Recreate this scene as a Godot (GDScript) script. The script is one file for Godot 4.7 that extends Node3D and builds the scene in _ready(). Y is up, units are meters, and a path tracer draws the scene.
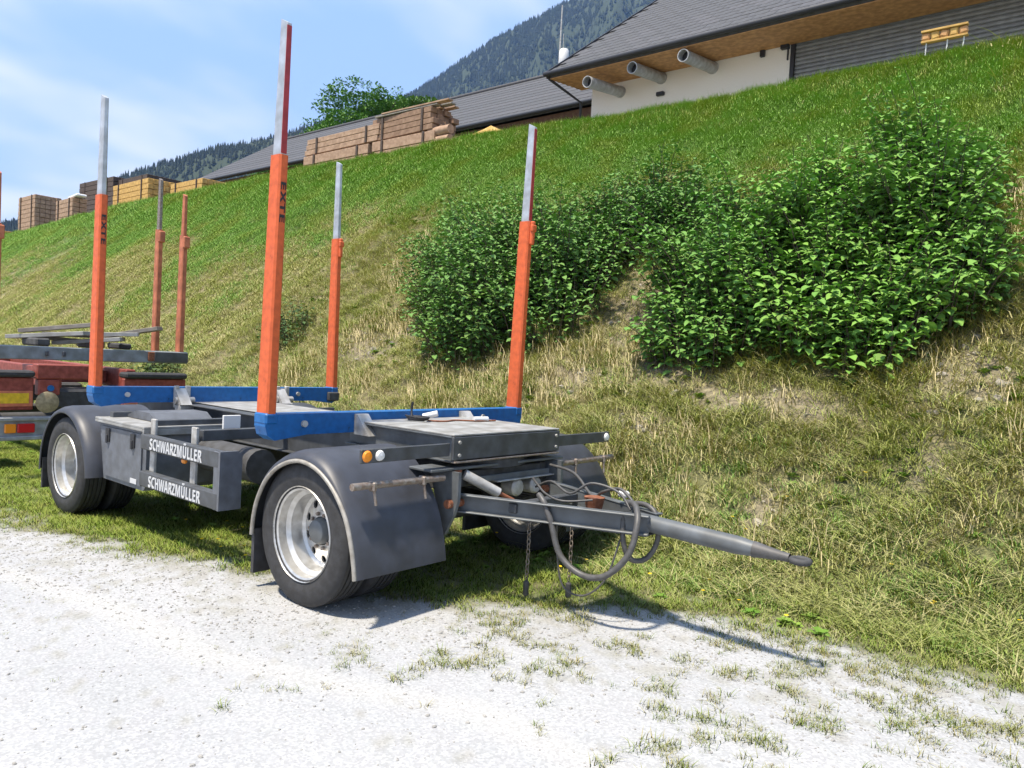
extends Node3D
# Timber trailer parked at the foot of a grassy bank. Trailer axes: +x towards the drawbar, +z towards the track, y up.

var rng := RandomNumberGenerator.new()
var n_small := FastNoiseLite.new()
var n_mid := FastNoiseLite.new()
var n_big := FastNoiseLite.new()
var used := {}
var M := {}
var T := {}

func _ready() -> void:
	rng.seed = 7
	setup_view()
	setup_noise()
	setup_materials()
	terrain()
	mountains()
	workshop()
	far_shed()
	lumber()
	timber_trailer()
	parked_trailer()
	shrubs()
	grasses()
	stones()
	far_tree()
	crest_things()

# ---------------------------------------------------------------- view, light, sky
func setup_view() -> void:
	var cam := Camera3D.new()
	cam.name = "camera"
	cam.fov = 53.13
	cam.near = 0.05
	cam.far = 9000.0
	var right := Vector3(0.76427357, 0.05428353, -0.64260347)
	var back := Vector3(0.64165383, 0.03572462, 0.76616194)
	cam.transform = Transform3D(Basis(right, back.cross(right), back).orthonormalized(), Vector3(3.6932, 1.5302, 3.9439))
	add_child(cam)
	cam.current = true
	var we := WorldEnvironment.new()
	we.name = "world_environment"
	var e := Environment.new()
	e.background_mode = Environment.BG_SKY
	e.tonemap_mode = Environment.TONE_MAPPER_LINEAR
	e.tonemap_exposure = 2.25
	e.sdfgi_enabled = true
	e.ssao_enabled = true
	e.ssil_enabled = true
	e.fog_enabled = true
	e.fog_density = 0.00008
	e.fog_light_color = Color(0.55, 0.72, 0.98)
	var sky := Sky.new()
	var pm := PanoramaSkyMaterial.new()
	pm.panorama = sky_texture()
	sky.sky_material = pm
	e.sky = sky
	we.environment = e
	add_child(we)
	var sun := DirectionalLight3D.new()
	sun.name = "sun"
	sun.light_energy = 1.2
	sun.light_color = Color(1.0, 0.955, 0.88)
	sun.light_angular_distance = 3.5
	sun.shadow_enabled = true
	add_child(sun)
	sun.look_at_from_position(Vector3.ZERO, Vector3(0.06, -1.0, -0.40), Vector3(1, 0, 0))

func sky_texture() -> ImageTexture:
	var w := 1024
	var h := 512
	var im := Image.create(w, h, false, Image.FORMAT_RGBF)
	var n := FastNoiseLite.new()
	n.seed = 21
	n.frequency = 1.0
	n.fractal_octaves = 5
	n.fractal_gain = 0.55
	var n2 := FastNoiseLite.new()
	n2.seed = 4
	n2.frequency = 0.5
	n2.fractal_octaves = 3
	for j in h:
		var el := PI * 0.5 - (j + 0.5) / h * PI
		for i in w:
			var az := (i + 0.5) / w * TAU
			var y := maxf(sin(el), 0.0)
			var c := Color(0.30, 0.39, 0.54).lerp(Color(0.13, 0.25, 0.50), pow(y, 0.62))
			# clouds lie on a flat layer: the view ray is carried up to it
			var k := 1.0 / (y + 0.16)
			var px := cos(az) * cos(el) * k
			var pz := sin(az) * cos(el) * k
			var a := n.get_noise_2d(px * 0.75 + 23.1, pz * 1.5 + 11.0) * 0.75 + n2.get_noise_2d(px + 32.1, pz + 11.0) * 0.8
			var cov := smoothstep(-0.34, 0.42, a)
			cov = lerpf(cov, 0.55, 1.0 - smoothstep(0.02, 0.10, y))
			c = c.lerp(Color(0.45, 0.48, 0.53), cov * 0.9)
			if el < 0.0:
				c = Color(0.42, 0.46, 0.46)
			im.set_pixel(i, j, c)
	return ImageTexture.create_from_image(im)

# ---------------------------------------------------------------- noise and materials
func setup_noise() -> void:
	n_small.seed = 3
	n_small.frequency = 2.2
	n_small.fractal_octaves = 3
	n_mid.seed = 5
	n_mid.frequency = 0.55
	n_mid.fractal_octaves = 3
	n_big.seed = 11
	n_big.frequency = 0.13
	n_big.fractal_octaves = 3

func noise_tex(sd: int, freq: float, lo: Color, hi: Color, kind := 1, size := 512, normal := false, bump := 4.0, oct := 5) -> NoiseTexture2D:
	var f := FastNoiseLite.new()
	f.seed = sd
	f.frequency = freq
	f.fractal_octaves = oct
	if kind == 2:
		f.noise_type = FastNoiseLite.TYPE_CELLULAR
		f.cellular_return_type = FastNoiseLite.RETURN_CELL_VALUE
		f.fractal_type = FastNoiseLite.FRACTAL_NONE
	elif kind == 3:
		f.noise_type = FastNoiseLite.TYPE_CELLULAR
		f.cellular_return_type = FastNoiseLite.RETURN_DISTANCE
		f.fractal_octaves = 2
	var t := NoiseTexture2D.new()
	t.width = size
	t.height = size
	t.seamless = true
	t.noise = f
	if normal:
		t.as_normal_map = true
		t.bump_strength = bump
	else:
		var g := Gradient.new()
		g.set_color(0, lo)
		g.set_color(1, hi)
		t.color_ramp = g
	return t

func mat(lin: Color, rough: float, metal := 0.0, tex: Texture2D = null, scale := 1.0, nrm: Texture2D = null, ns := 1.0) -> StandardMaterial3D:
	var m := StandardMaterial3D.new()
	m.albedo_color = lin.linear_to_srgb()
	m.roughness = rough
	m.metallic = metal
	if tex:
		m.albedo_texture = tex
	if nrm:
		m.normal_enabled = true
		m.normal_texture = nrm
		m.normal_scale = ns
	if tex or nrm:
		m.uv1_triplanar = true
		m.uv1_scale = Vector3.ONE * scale
	m.cull_mode = BaseMaterial3D.CULL_DISABLED
	return m

func setup_materials() -> void:
	T.grime = noise_tex(1, 0.012, Color(0.80, 0.79, 0.77), Color(1, 1, 1))
	T.dust = noise_tex(2, 0.009, Color(0.72, 0.70, 0.67), Color(1, 1, 1), 1, 512, false, 4.0, 7)
	T.rust = noise_tex(8, 0.02, Color(0.72, 0.60, 0.52), Color(1, 1, 1), 1, 512, false, 4.0, 6)
	T.gravel = noise_tex(9, 0.09, Color(0.87, 0.87, 0.87), Color(1, 1, 1), 2, 1024)
	T.gravel_n = noise_tex(9, 0.09, Color.BLACK, Color.WHITE, 3, 1024, true, 2.5)
	T.soil = noise_tex(12, 0.03, Color(0.55, 0.55, 0.55), Color(1, 1, 1), 1, 512, false, 4.0, 6)
	T.soil_n = noise_tex(13, 0.03, Color.BLACK, Color.WHITE, 1, 512, true, 8.0, 6)
	T.wood = noise_tex(14, 0.02, Color(0.76, 0.73, 0.70), Color(1, 1, 1), 1, 256, false, 4.0, 4)
	T.plaster_n = noise_tex(15, 0.06, Color.BLACK, Color.WHITE, 1, 512, true, 2.0, 4)
	T.tread_n = noise_tex(16, 0.05, Color.BLACK, Color.WHITE, 1, 256, true, 3.0, 3)
	T.scuff = noise_tex(18, 0.022, Color(0.45, 0.36, 0.30), Color(1, 1, 1), 1, 512, false, 4.0, 6)
	var sg: Gradient = T.scuff.color_ramp
	sg.offsets = PackedFloat32Array([0.0, 0.07, 0.12, 0.55, 1.0])
	sg.colors = PackedColorArray([Color(0.55, 0.48, 0.43), Color(0.70, 0.65, 0.61), Color(0.86, 0.85, 0.84), Color(0.94, 0.94, 0.93), Color(1, 1, 1)])
	M.orange = mat(Color(0.688, 0.1247, 0.0301), 0.55, 0.0, T.scuff, 1.3)
	M.faded_orange = mat(Color(0.58, 0.19, 0.09), 0.6, 0.0, T.dust, 1.4)
	M.alu = mat(Color(0.594, 0.621, 0.648), 0.42, 0.55, T.grime, 1.3)
	M.red_tape = mat(Color(0.42, 0.035, 0.04), 0.45, 0.0, T.grime, 2.0)
	M.blue = mat(Color(0.006, 0.13, 0.4), 0.45, 0.0, T.scuff, 1.4)
	M.frame = mat(Color(0.0968, 0.1056, 0.1188), 0.5, 0.1, T.dust, 1.2)
	M.frame_light = mat(Color(0.153, 0.171, 0.189), 0.5, 0.1, T.dust, 1.0)
	M.box = mat(Color(0.1403, 0.153, 0.1785), 0.5, 0.0, T.grime, 1.3)
	M.deck = mat(Color(0.391, 0.3995, 0.3995), 0.6, 0.1, T.dust, 1.2)
	M.under = mat(Color(0.078, 0.08, 0.085), 0.75, 0.0, T.dust, 2.0)
	M.fender = mat(Color(0.0598, 0.0669, 0.088), 0.48, 0.0, T.dust, 1.0)
	M.trim = mat(Color(0.437, 0.418, 0.38), 0.5, 0.2, T.dust, 3.0)
	M.rubber = mat(Color(0.045, 0.046, 0.05), 0.75, 0.0, T.dust, 3.0, T.tread_n, 0.3)
	M.flap = mat(Color(0.06, 0.06, 0.064), 0.7, 0.0, T.dust, 2.0)
	M.rim = mat(Color(0.779, 0.779, 0.7695), 0.36, 0.7, T.grime, 2.5)
	M.steel = mat(Color(0.36, 0.35, 0.33), 0.5, 0.5, T.rust, 2.5)
	M.worn_steel = mat(Color(0.13, 0.13, 0.135), 0.6, 0.2, T.dust, 2.5)
	M.rusty = mat(Color(0.30, 0.13, 0.07), 0.85, 0.1, T.rust, 3.0)
	M.galv = mat(Color(0.58, 0.58, 0.57), 0.5, 0.25, T.dust, 2.0)
	M.duct = mat(Color(0.56, 0.58, 0.6), 0.5, 0.1, T.dust, 1.0)
	M.white = mat(Color(0.666, 0.666, 0.657), 0.5)
	M.letter = mat(Color(0.52, 0.53, 0.54), 0.6)
	M.black = mat(Color(0.02, 0.02, 0.022), 0.6)
	M.amber = mat(Color(0.80, 0.26, 0.02), 0.25)
	M.red_lens = mat(Color(0.50, 0.02, 0.02), 0.25)
	M.hose = mat(Color(0.11, 0.11, 0.112), 0.5, 0.0, T.dust, 4.0)
	M.red_paint = mat(Color(0.324, 0.0765, 0.054), 0.55, 0.0, T.rust, 1.2)
	M.yellow = mat(Color(0.80, 0.52, 0.02), 0.5, 0.0, T.grime, 2.0)
	M.pale_red = mat(Color(0.66, 0.20, 0.10), 0.5, 0.0, T.grime, 2.0)
	M.bumper = mat(Color(0.414, 0.441, 0.468), 0.5, 0.2, T.dust, 1.4)
	M.beam_grey = mat(Color(0.3, 0.345, 0.37), 0.55, 0.1, T.dust, 1.0)
	M.old_board = mat(Color(0.30, 0.28, 0.25), 0.85, 0.0, T.wood, 2.0)
	M.plaster = mat(Color(0.86, 0.82, 0.75), 0.9, 0.0, null, 0.35, T.plaster_n, 0.3)
	M.soffit = mat(Color(0.66, 0.36, 0.15), 0.7, 0.0, T.wood, 0.8)
	M.dark_wood = mat(Color(0.17, 0.085, 0.045), 0.8, 0.0, T.wood, 0.8)
	M.slate = mat(Color(0.0723, 0.0739, 0.0799), 0.6, 0.0, T.dust, 0.9)
	M.slate_b = mat(Color(0.085, 0.085, 0.0935), 0.6, 0.0, T.dust, 0.9)
	M.gutter = mat(Color(0.035, 0.036, 0.042), 0.45, 0.2)
	M.shutter = mat(Color(0.323, 0.3325, 0.342), 0.5, 0.2, T.grime, 0.5)
	M.shutter_b = mat(Color(0.285, 0.2945, 0.3087), 0.5, 0.2, T.grime, 0.5)
	M.lumber_yellow = mat(Color(0.66, 0.42, 0.13), 0.8, 0.0, T.wood, 1.0)
	M.lumber_tan = mat(Color(0.44, 0.3, 0.21), 0.85, 0.0, T.wood, 0.9)
	M.lumber_brown = mat(Color(0.31, 0.2, 0.135), 0.85, 0.0, T.wood, 0.9)
	M.lumber_dark = mat(Color(0.10, 0.075, 0.065), 0.9, 0.0, T.wood, 0.9)
	M.wrap = mat(Color(0.75, 0.76, 0.78), 0.4)
	M.bark = mat(Color(0.10, 0.08, 0.06), 0.9, 0.0, T.wood, 3.0)
	var gm := mat(Color(1, 1, 1), 0.92, 0.0, T.gravel, 1.1, T.gravel_n, 0.32)
	gm.vertex_color_use_as_albedo = true
	gm.uv1_world_triplanar = true
	M.ground = gm
	var bm := mat(Color(1, 1, 1), 0.95, 0.0, T.soil, 0.9, T.soil_n, 1.0)
	bm.vertex_color_use_as_albedo = true
	bm.uv1_world_triplanar = true
	M.bank = bm
	var leaf := mat(Color(1, 1, 1), 0.5)
	leaf.vertex_color_use_as_albedo = true
	leaf.roughness = 0.62
	leaf.metallic_specular = 0.28
	leaf.backlight_enabled = true
	leaf.backlight = Color(0.22, 0.36, 0.08)
	M.leaf = leaf
	var grass := mat(Color(1, 1, 1), 0.7)
	grass.vertex_color_use_as_albedo = true
	grass.roughness = 0.85
	grass.metallic_specular = 0.2
	grass.backlight_enabled = true
	grass.backlight = Color(0.34, 0.36, 0.14)
	M.grass = grass
	var conifer := mat(Color(1, 1, 1), 0.9)
	conifer.vertex_color_use_as_albedo = true
	M.conifer = conifer
	var st := mat(Color(1, 1, 1), 0.9, 0.0, T.dust, 6.0)
	st.vertex_color_use_as_albedo = true
	M.stone = st

# ---------------------------------------------------------------- object helpers
func numbered(called: String) -> String:
	if not used.has(called):
		used[called] = 0
		return called
	used[called] += 1
	return "%s_%03d" % [called, used[called]]

func tag(o: Node, label: String, category: String, group := "", kind := "") -> void:
	if label:
		o.set_meta("label", label)
	if category:
		o.set_meta("category", category)
	if group:
		o.set_meta("group", group)
	if kind:
		o.set_meta("kind", kind)

func thing(called: String, label: String, category: String, at := Vector3.ZERO, turn := 0.0, group := "") -> Node3D:
	var o := Node3D.new()
	o.name = numbered(called)
	add_child(o)
	o.position = at
	o.rotation.y = turn
	tag(o, label, category, group)
	return o

func S() -> SurfaceTool:
	var st := SurfaceTool.new()
	st.begin(Mesh.PRIMITIVE_TRIANGLES)
	return st

func obj(called: String, st, m: Material, parent: Node = self) -> MeshInstance3D:
	var o := MeshInstance3D.new()
	o.name = numbered(called) if parent == self else called
	o.mesh = st.commit() if st is SurfaceTool else st
	o.material_override = m
	parent.add_child(o, true)
	return o

func multi(called: String, mesh: Mesh, m: Material, xf: Array, cols: PackedColorArray, parent: Node = self) -> MultiMeshInstance3D:
	var mm := MultiMesh.new()
	mm.transform_format = MultiMesh.TRANSFORM_3D
	mm.use_colors = cols.size() > 0
	mm.mesh = mesh
	mm.instance_count = xf.size()
	for i in xf.size():
		mm.set_instance_transform(i, xf[i])
		if mm.use_colors:
			mm.set_instance_color(i, cols[i])
	var o := MultiMeshInstance3D.new()
	o.name = numbered(called) if parent == self else called
	o.multimesh = mm
	o.material_override = m
	parent.add_child(o, true)
	return o

# ---------------------------------------------------------------- shape helpers
func quad(st: SurfaceTool, a: Vector3, b: Vector3, c: Vector3, d: Vector3, out: Vector3) -> void:
	var n := (b - a).cross(c - a)
	if n.length_squared() < 1e-14:
		n = (c - a).cross(d - a)
	n = n.normalized()
	var vs := [a, c, b, a, d, c]
	if n.dot(out) < 0.0:
		n = -n
		vs = [a, b, c, a, c, d]
	for v in vs:
		st.set_normal(n)
		st.add_vertex(v)

func emit(st: SurfaceTool, v: Array, n: Array) -> void:  # one triangle, turned so that its front agrees with its normals
	var g: Vector3 = (v[1] - v[0]).cross(v[2] - v[0])
	for k in ([0, 2, 1] if g.dot(n[0] + n[1] + n[2]) > 0.0 else [0, 1, 2]):
		st.set_normal(n[k])
		st.add_vertex(v[k])

func tri(st: SurfaceTool, a: Vector3, b: Vector3, c: Vector3, out: Vector3) -> void:
	var n := (b - a).cross(c - a).normalized()
	var vs := [a, c, b]
	if n.dot(out) < 0.0:
		n = -n
		vs = [a, b, c]
	for v in vs:
		st.set_normal(n)
		st.add_vertex(v)

func box(st: SurfaceTool, c: Vector3, s: Vector3, bev := 0.006, bs := Basis()) -> void:
	var h := s * 0.5
	bev = minf(bev, minf(h.x, minf(h.y, h.z)) * 0.6)
	var p := {}
	for sx in [-1, 1]:
		for sy in [-1, 1]:
			for sz in [-1, 1]:
				var sg := Vector3(sx, sy, sz)
				for a in 3:
					var v := (h - Vector3.ONE * bev) * sg
					v[a] = h[a] * sg[a]
					p[[sx, sy, sz, a]] = c + bs * v
	for a in 3:
		var b := (a + 1) % 3
		var d := (a + 2) % 3
		for s1 in [-1, 1]:
			var ks := []
			for q in [[-1, -1], [1, -1], [1, 1], [-1, 1]]:
				var k := [0, 0, 0, a]
				k[a] = s1
				k[b] = q[0]
				k[d] = q[1]
				ks.append(k)
			var o := Vector3.ZERO
			o[a] = s1
			quad(st, p[ks[0]], p[ks[1]], p[ks[2]], p[ks[3]], bs * o)
			if bev <= 0.0:
				continue
			for s2 in [-1, 1]:  # edge between faces a and b
				var e0 := [0, 0, 0, a]
				e0[a] = s1
				e0[b] = s2
				e0[d] = -1
				var e1: Array = e0.duplicate()
				e1[d] = 1
				var f1: Array = e1.duplicate()
				f1[3] = b
				var f0: Array = e0.duplicate()
				f0[3] = b
				var o2 := Vector3.ZERO
				o2[a] = s1
				o2[b] = s2
				quad(st, p[e0], p[e1], p[f1], p[f0], bs * o2)
	if bev > 0.0:
		for sx in [-1, 1]:
			for sy in [-1, 1]:
				for sz in [-1, 1]:
					tri(st, p[[sx, sy, sz, 0]], p[[sx, sy, sz, 1]], p[[sx, sy, sz, 2]], bs * Vector3(sx, sy, sz))

func span(st: SurfaceTool, lo: Vector3, hi: Vector3, bev := 0.006) -> void:
	box(st, (lo + hi) * 0.5, (hi - lo).abs(), bev)

func along(d: Vector3, up := Vector3.UP) -> Basis:  # x axis along d
	var x := d.normalized()
	if absf(x.dot(up)) > 0.97:
		up = Vector3(1, 0, 0)
	var z := x.cross(up).normalized()
	return Basis(x, z.cross(x), z)

func bar(st: SurfaceTool, a: Vector3, b: Vector3, h: float, w: float, bev := 0.004) -> void:
	box(st, (a + b) * 0.5, Vector3(a.distance_to(b), h, w), bev, along(b - a))

func tube(st: SurfaceTool, pts: Array, r, sides := 10, caps := true) -> void:
	var rings := []
	var nrm := []
	var prev := Vector3.ZERO
	for i in pts.size():
		var d: Vector3 = (pts[mini(i + 1, pts.size() - 1)] - pts[maxi(i - 1, 0)]).normalized()
		var u: Vector3 = prev - d * prev.dot(d)
		if u.length() < 0.05:
			u = d.cross(Vector3(0.13, 0.9, 0.41))
		u = u.normalized()
		prev = u
		var v := d.cross(u)
		var rr: float = r[i] if r is Array else r
		var ring := []
		var ns := []
		for k in sides:
			var a := TAU * k / sides
			var n := u * cos(a) + v * sin(a)
			ring.append(pts[i] + n * rr)
			ns.append(n)
		rings.append(ring)
		nrm.append(ns)
	for i in pts.size() - 1:
		for k in sides:
			var k2 := (k + 1) % sides
			var v4 := [rings[i][k], rings[i][k2], rings[i + 1][k2], rings[i + 1][k]]
			var n4 := [nrm[i][k], nrm[i][k2], nrm[i + 1][k2], nrm[i + 1][k]]
			emit(st, [v4[0], v4[1], v4[2]], [n4[0], n4[1], n4[2]])
			emit(st, [v4[0], v4[2], v4[3]], [n4[0], n4[2], n4[3]])
	if caps:
		for e in [0, pts.size() - 1]:
			var o: Vector3 = pts[e] - pts[1 if e == 0 else e - 1]
			for k in sides:
				tri(st, pts[e], rings[e][k], rings[e][(k + 1) % sides], o)

func smooth_path(pts: Array, per := 6) -> Array:
	var out := []
	for i in pts.size() - 1:
		var p0: Vector3 = pts[maxi(i - 1, 0)]
		var p3: Vector3 = pts[mini(i + 2, pts.size() - 1)]
		for k in per:
			out.append(pts[i].cubic_interpolate(pts[i + 1], p0, p3, float(k) / per))
	out.append(pts[-1])
	return out

# profile points are (radius, height along the axis y); sharp where the profile turns by more than 35 degrees
func lathe(st: SurfaceTool, prof: Array, segs: int, xf := Transform3D()) -> void:
	var segn := []
	for i in prof.size() - 1:
		var d: Vector2 = prof[i + 1] - prof[i]
		segn.append(Vector2(d.y, -d.x).normalized())
	for i in prof.size() - 1:
		var na: Vector2 = segn[i]
		var nb: Vector2 = segn[i]
		if i > 0 and segn[i - 1].dot(segn[i]) > 0.8:
			na = (segn[i - 1] + segn[i]).normalized()
		if i < prof.size() - 2 and segn[i + 1].dot(segn[i]) > 0.8:
			nb = (segn[i + 1] + segn[i]).normalized()
		for k in segs:
			var a0 := TAU * k / segs
			var a1 := TAU * (k + 1) / segs
			var v4 := []
			var n4 := []
			for q in [[0, a0], [1, a0], [1, a1], [0, a1]]:
				var pr: Vector2 = prof[i + q[0]]
				var n: Vector2 = nb if q[0] else na
				n4.append(xf.basis * Vector3(n.x * cos(q[1]), n.y, n.x * sin(q[1])))
				v4.append(xf * Vector3(pr.x * cos(q[1]), pr.y, pr.x * sin(q[1])))
			if prof[i + 1].x > 1e-5:
				emit(st, [v4[0], v4[1], v4[2]], [n4[0], n4[1], n4[2]])
			if prof[i].x > 1e-5:
				emit(st, [v4[0], v4[2], v4[3]], [n4[0], n4[2], n4[3]])

# a grid of points turned into a smooth sheet
func sheet(st: SurfaceTool, rows: Array) -> void:
	for i in rows.size() - 1:
		for k in rows[i].size() - 1:
			for q in [[i, k], [i + 1, k], [i + 1, k + 1], [i, k], [i + 1, k + 1], [i, k + 1]]:
				st.add_vertex(rows[q[0]][q[1]])

# an outline in the plane of axes u and v, pushed along w
func prism(st: SurfaceTool, outline: Array, at: Vector3, u: Vector3, v: Vector3, w: Vector3) -> void:
	var pv := PackedVector2Array(outline)
	var idx := Geometry2D.triangulate_polygon(pv)
	var mid := Vector2.ZERO
	for p in outline:
		mid += p / outline.size()
	for i in range(0, idx.size(), 3):
		var t := []
		for k in 3:
			var p: Vector2 = pv[idx[i + k]]
			t.append(at + u * p.x + v * p.y)
		tri(st, t[0], t[1], t[2], -w)
		tri(st, t[0] + w, t[1] + w, t[2] + w, w)
	for i in outline.size():
		var p: Vector2 = outline[i]
		var q: Vector2 = outline[(i + 1) % outline.size()]
		var e := q - p
		var turn := 1.0 if Geometry2D.is_polygon_clockwise(pv) else -1.0
		var n := Vector2(-e.y, e.x) * turn
		var a := at + u * p.x + v * p.y
		var b := at + u * q.x + v * q.y
		quad(st, a, b, b + w, a + w, u * n.x + v * n.y)

func text(parent: Node, called: String, words: String, m: Material, height: float, at: Transform3D, depth := 0.003, wide := 1.0) -> void:
	var tm := TextMesh.new()
	var f := SystemFont.new()
	f.font_names = PackedStringArray(["Droid Sans"])
	f.font_weight = 700
	tm.font = f
	tm.text = words
	tm.font_size = 64
	tm.pixel_size = height / 46.0
	tm.depth = depth
	tm.curve_step = 4.0
	var o := MeshInstance3D.new()
	o.name = called
	o.mesh = tm
	o.material_override = m
	o.transform = at * Transform3D(Basis.from_scale(Vector3(wide, 1, 1)))
	parent.add_child(o, true)

# ---------------------------------------------------------------- terrain
func bank_profile(z: float) -> float:
	# flat to z = -1, a rounded foot, a straight bank, a rounded crest at z = -10
	if z > -1.0:
		return 0.0
	var t := -z - 1.0
	if t < 0.8:
		return 0.5 * t * t
	var y := 0.32 + (t - 0.8) * 0.8
	var top := 6.88
	if t > 8.5:
		var e := t - 8.5
		var y0 := 0.32 + 7.7 * 0.8
		y = y0 + 0.8 * e - 0.5 * minf(e, 1.6) * minf(e, 1.6) * 0.5
		if e > 1.6:
			y = y0 + 0.64 + 0.02 * (e - 1.6)
		y = minf(y, top + 0.02 * maxf(0.0, -z - 10.0) * 0.3)
	return y

func height(x: float, z: float) -> float:
	var y := bank_profile(z)
	if x < -26.0:
		y -= 0.4 * smoothstep(-26.0, -46.0, x) * smoothstep(-6.0, -10.0, z)
	if x > -10.0:
		y -= 0.16 * smoothstep(-10.0, -5.0, x) * smoothstep(-6.0, -10.0, z)
	var k := smoothstep(-0.9, -2.2, z) * (1.0 - smoothstep(-9.2, -10.6, z))
	y += k * (n_big.get_noise_2d(x, z) * 0.22 + n_mid.get_noise_2d(x, z) * 0.12 + n_small.get_noise_2d(x, z) * 0.035)
	y -= (0.015 + 0.075 * smoothstep(-0.4, -3.7, x) + 0.03 * smoothstep(-3.7, -7.0, x)) * smoothstep(-2.4, -0.6, z)
	if z > -1.6:
		y += n_mid.get_noise_2d(x + 40.0, z) * 0.012 * smoothstep(6.0, 2.0, absf(z - 1.5))
	return y

func edge_z(x: float) -> float:  # where turf gives way to gravel
	var xs := [-60.0, -12.0, -4.0, -3.1, -2.1, -1.5, -1.0, 0.2, 0.95, 1.25, 1.5, 2.2, 3.3, 8.0]
	var zs := [3.5, 2.4, 1.68, 1.5, 1.4, 1.15, 0.98, 0.66, 0.02, -0.38, -0.66, -0.62, -0.66, -0.7]
	for i in xs.size() - 1:
		if x < xs[i + 1]:
			return lerpf(zs[i], zs[i + 1], clampf((x - xs[i]) / (xs[i + 1] - xs[i]), 0.0, 1.0))
	return -0.7

func bareness(x: float, z: float) -> float:  # 0 closed turf, 1 open gravel
	var d := z - edge_z(x) + n_mid.get_noise_2d(x * 1.6, z * 1.6) * 0.35 + n_small.get_noise_2d(x, z) * 0.22
	return smoothstep(-0.22, 0.30, d)

func greenness(x: float, z: float) -> float:  # 0 dry straw, 1 lush
	var t := (-z - 1.0) / 9.0
	var g := smoothstep(0.42, 0.72, t + n_big.get_noise_2d(x * 1.3, z * 1.3) * 0.30 + n_mid.get_noise_2d(x, z) * 0.12)
	g = maxf(g, 0.55 * smoothstep(0.25, -0.05, t + n_mid.get_noise_2d(x + 7.0, z) * 0.15))
	return clampf(g + n_small.get_noise_2d(x * 0.5, z * 0.5) * 0.18, 0.0, 1.0)

func bare_soil(x: float, z: float) -> float:
	var v := 0.0
	for p in [[-0.95, -4.2, 0.55, 0.95], [-0.3, -3.1, 0.7, 0.35], [0.9, -2.85, 0.9, 0.22], [-1.3, -3.0, 0.5, 0.25], [2.5, -3.3, 0.4, 0.5], [1.4, -1.9, 0.25, 0.2], [2.45, -2.4, 0.22, 0.2], [-3.6, -4.6, 0.9, 0.5], [-5.2, -3.5, 0.8, 0.5], [0.1, -2.4, 0.4, 0.18]]:
		var d := Vector2((x - p[0]) / p[2], (z - p[1]) / p[3]).length()
		v = maxf(v, smoothstep(1.15, 0.5, d + n_small.get_noise_2d(x * 1.3, z * 1.3) * 0.6))
	return v

func axis_points(fine_lo: float, fine_hi: float, step: float, lo: float, hi: float, grow := 1.25) -> PackedFloat32Array:
	var a := PackedFloat32Array()
	var left := []
	var x := fine_lo
	var s := step
	while x > lo:
		s *= grow
		x = maxf(x - s, lo)
		left.append(x)
	left.reverse()
	for v in left:
		a.append(v)
	x = fine_lo
	while x < fine_hi - step * 0.5:
		a.append(x)
		x += step
	a.append(fine_hi)
	x = fine_hi
	s = step
	while x < hi:
		s *= grow
		x = minf(x + s, hi)
		a.append(x)
	return a

func field(called: String, xs: PackedFloat32Array, zs: PackedFloat32Array, tint: Callable, m: Material) -> MeshInstance3D:
	var vs := PackedVector3Array()
	var ns := PackedVector3Array()
	var cs := PackedColorArray()
	var ix := PackedInt32Array()
	var w := xs.size()
	for z in zs:
		for x in xs:
			var e := 0.04
			vs.append(Vector3(x, height(x, z), z))
			ns.append(Vector3(height(x - e, z) - height(x + e, z), 2.0 * e, height(x, z - e) - height(x, z + e)).normalized())
			cs.append(tint.call(x, z))
	for j in zs.size() - 1:
		for i in w - 1:
			var a := j * w + i
			for q in [a, a + 1, a + w + 1, a, a + w + 1, a + w]:
				ix.append(q)
	var arr := []
	arr.resize(Mesh.ARRAY_MAX)
	arr[Mesh.ARRAY_VERTEX] = vs
	arr[Mesh.ARRAY_NORMAL] = ns
	arr[Mesh.ARRAY_COLOR] = cs
	arr[Mesh.ARRAY_INDEX] = ix
	var am := ArrayMesh.new()
	am.add_surface_from_arrays(Mesh.PRIMITIVE_TRIANGLES, arr)
	var o := obj(called, am, m)
	o.set_meta("kind", "structure")
	return o

func ground_tint(x: float, z: float) -> Color:
	var b := bareness(x, z)
	var v := 0.5 + 0.5 * n_mid.get_noise_2d(x * 0.6, z * 1.4)
	var c := Color(0.365, 0.372, 0.382).lerp(Color(0.425, 0.43, 0.435), v)
	# patches of soil trodden into the grit where weeds have taken hold
	var clod := n_small.get_noise_2d(x * 2.6 + 17.0, z * 2.6) + 0.6 * n_mid.get_noise_2d(x * 1.9, z * 1.9 + 4.0)
	var reach := clampf(1.0 - (z - edge_z(x)) / 1.6, 0.0, 1.0)
	if clod > 0.62 - 0.62 * reach:
		c = c.lerp(Color(0.29, 0.28, 0.235), 0.5)
	# a pale wheel track in the grit
	var tr := absf(z - (edge_z(x) * 0.35 + 1.75) + n_mid.get_noise_2d(x * 0.5, 3.0) * 0.12)
	c = c.lerp(Color(0.47, 0.465, 0.445), 0.5 * smoothstep(0.16, 0.03, tr))
	var soil := Color(0.17, 0.15, 0.085).lerp(Color(0.12, 0.14, 0.05), clampf(0.5 + n_small.get_noise_2d(x, z), 0.0, 1.0))
	return soil.lerp(c, b)

func bank_tint(x: float, z: float) -> Color:
	var g := greenness(x, z)
	var c := Color(0.35, 0.30, 0.16).lerp(Color(0.17, 0.255, 0.06), g)
	c = c.lerp(Color(0.10, 0.125, 0.04), clampf(n_small.get_noise_2d(x * 0.8 + 5.0, z * 0.8) * 1.4, 0.0, 1.0) * 0.7)
	return c.lerp(Color(0.36, 0.305, 0.21), bare_soil(x, z) * 0.85)

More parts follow.
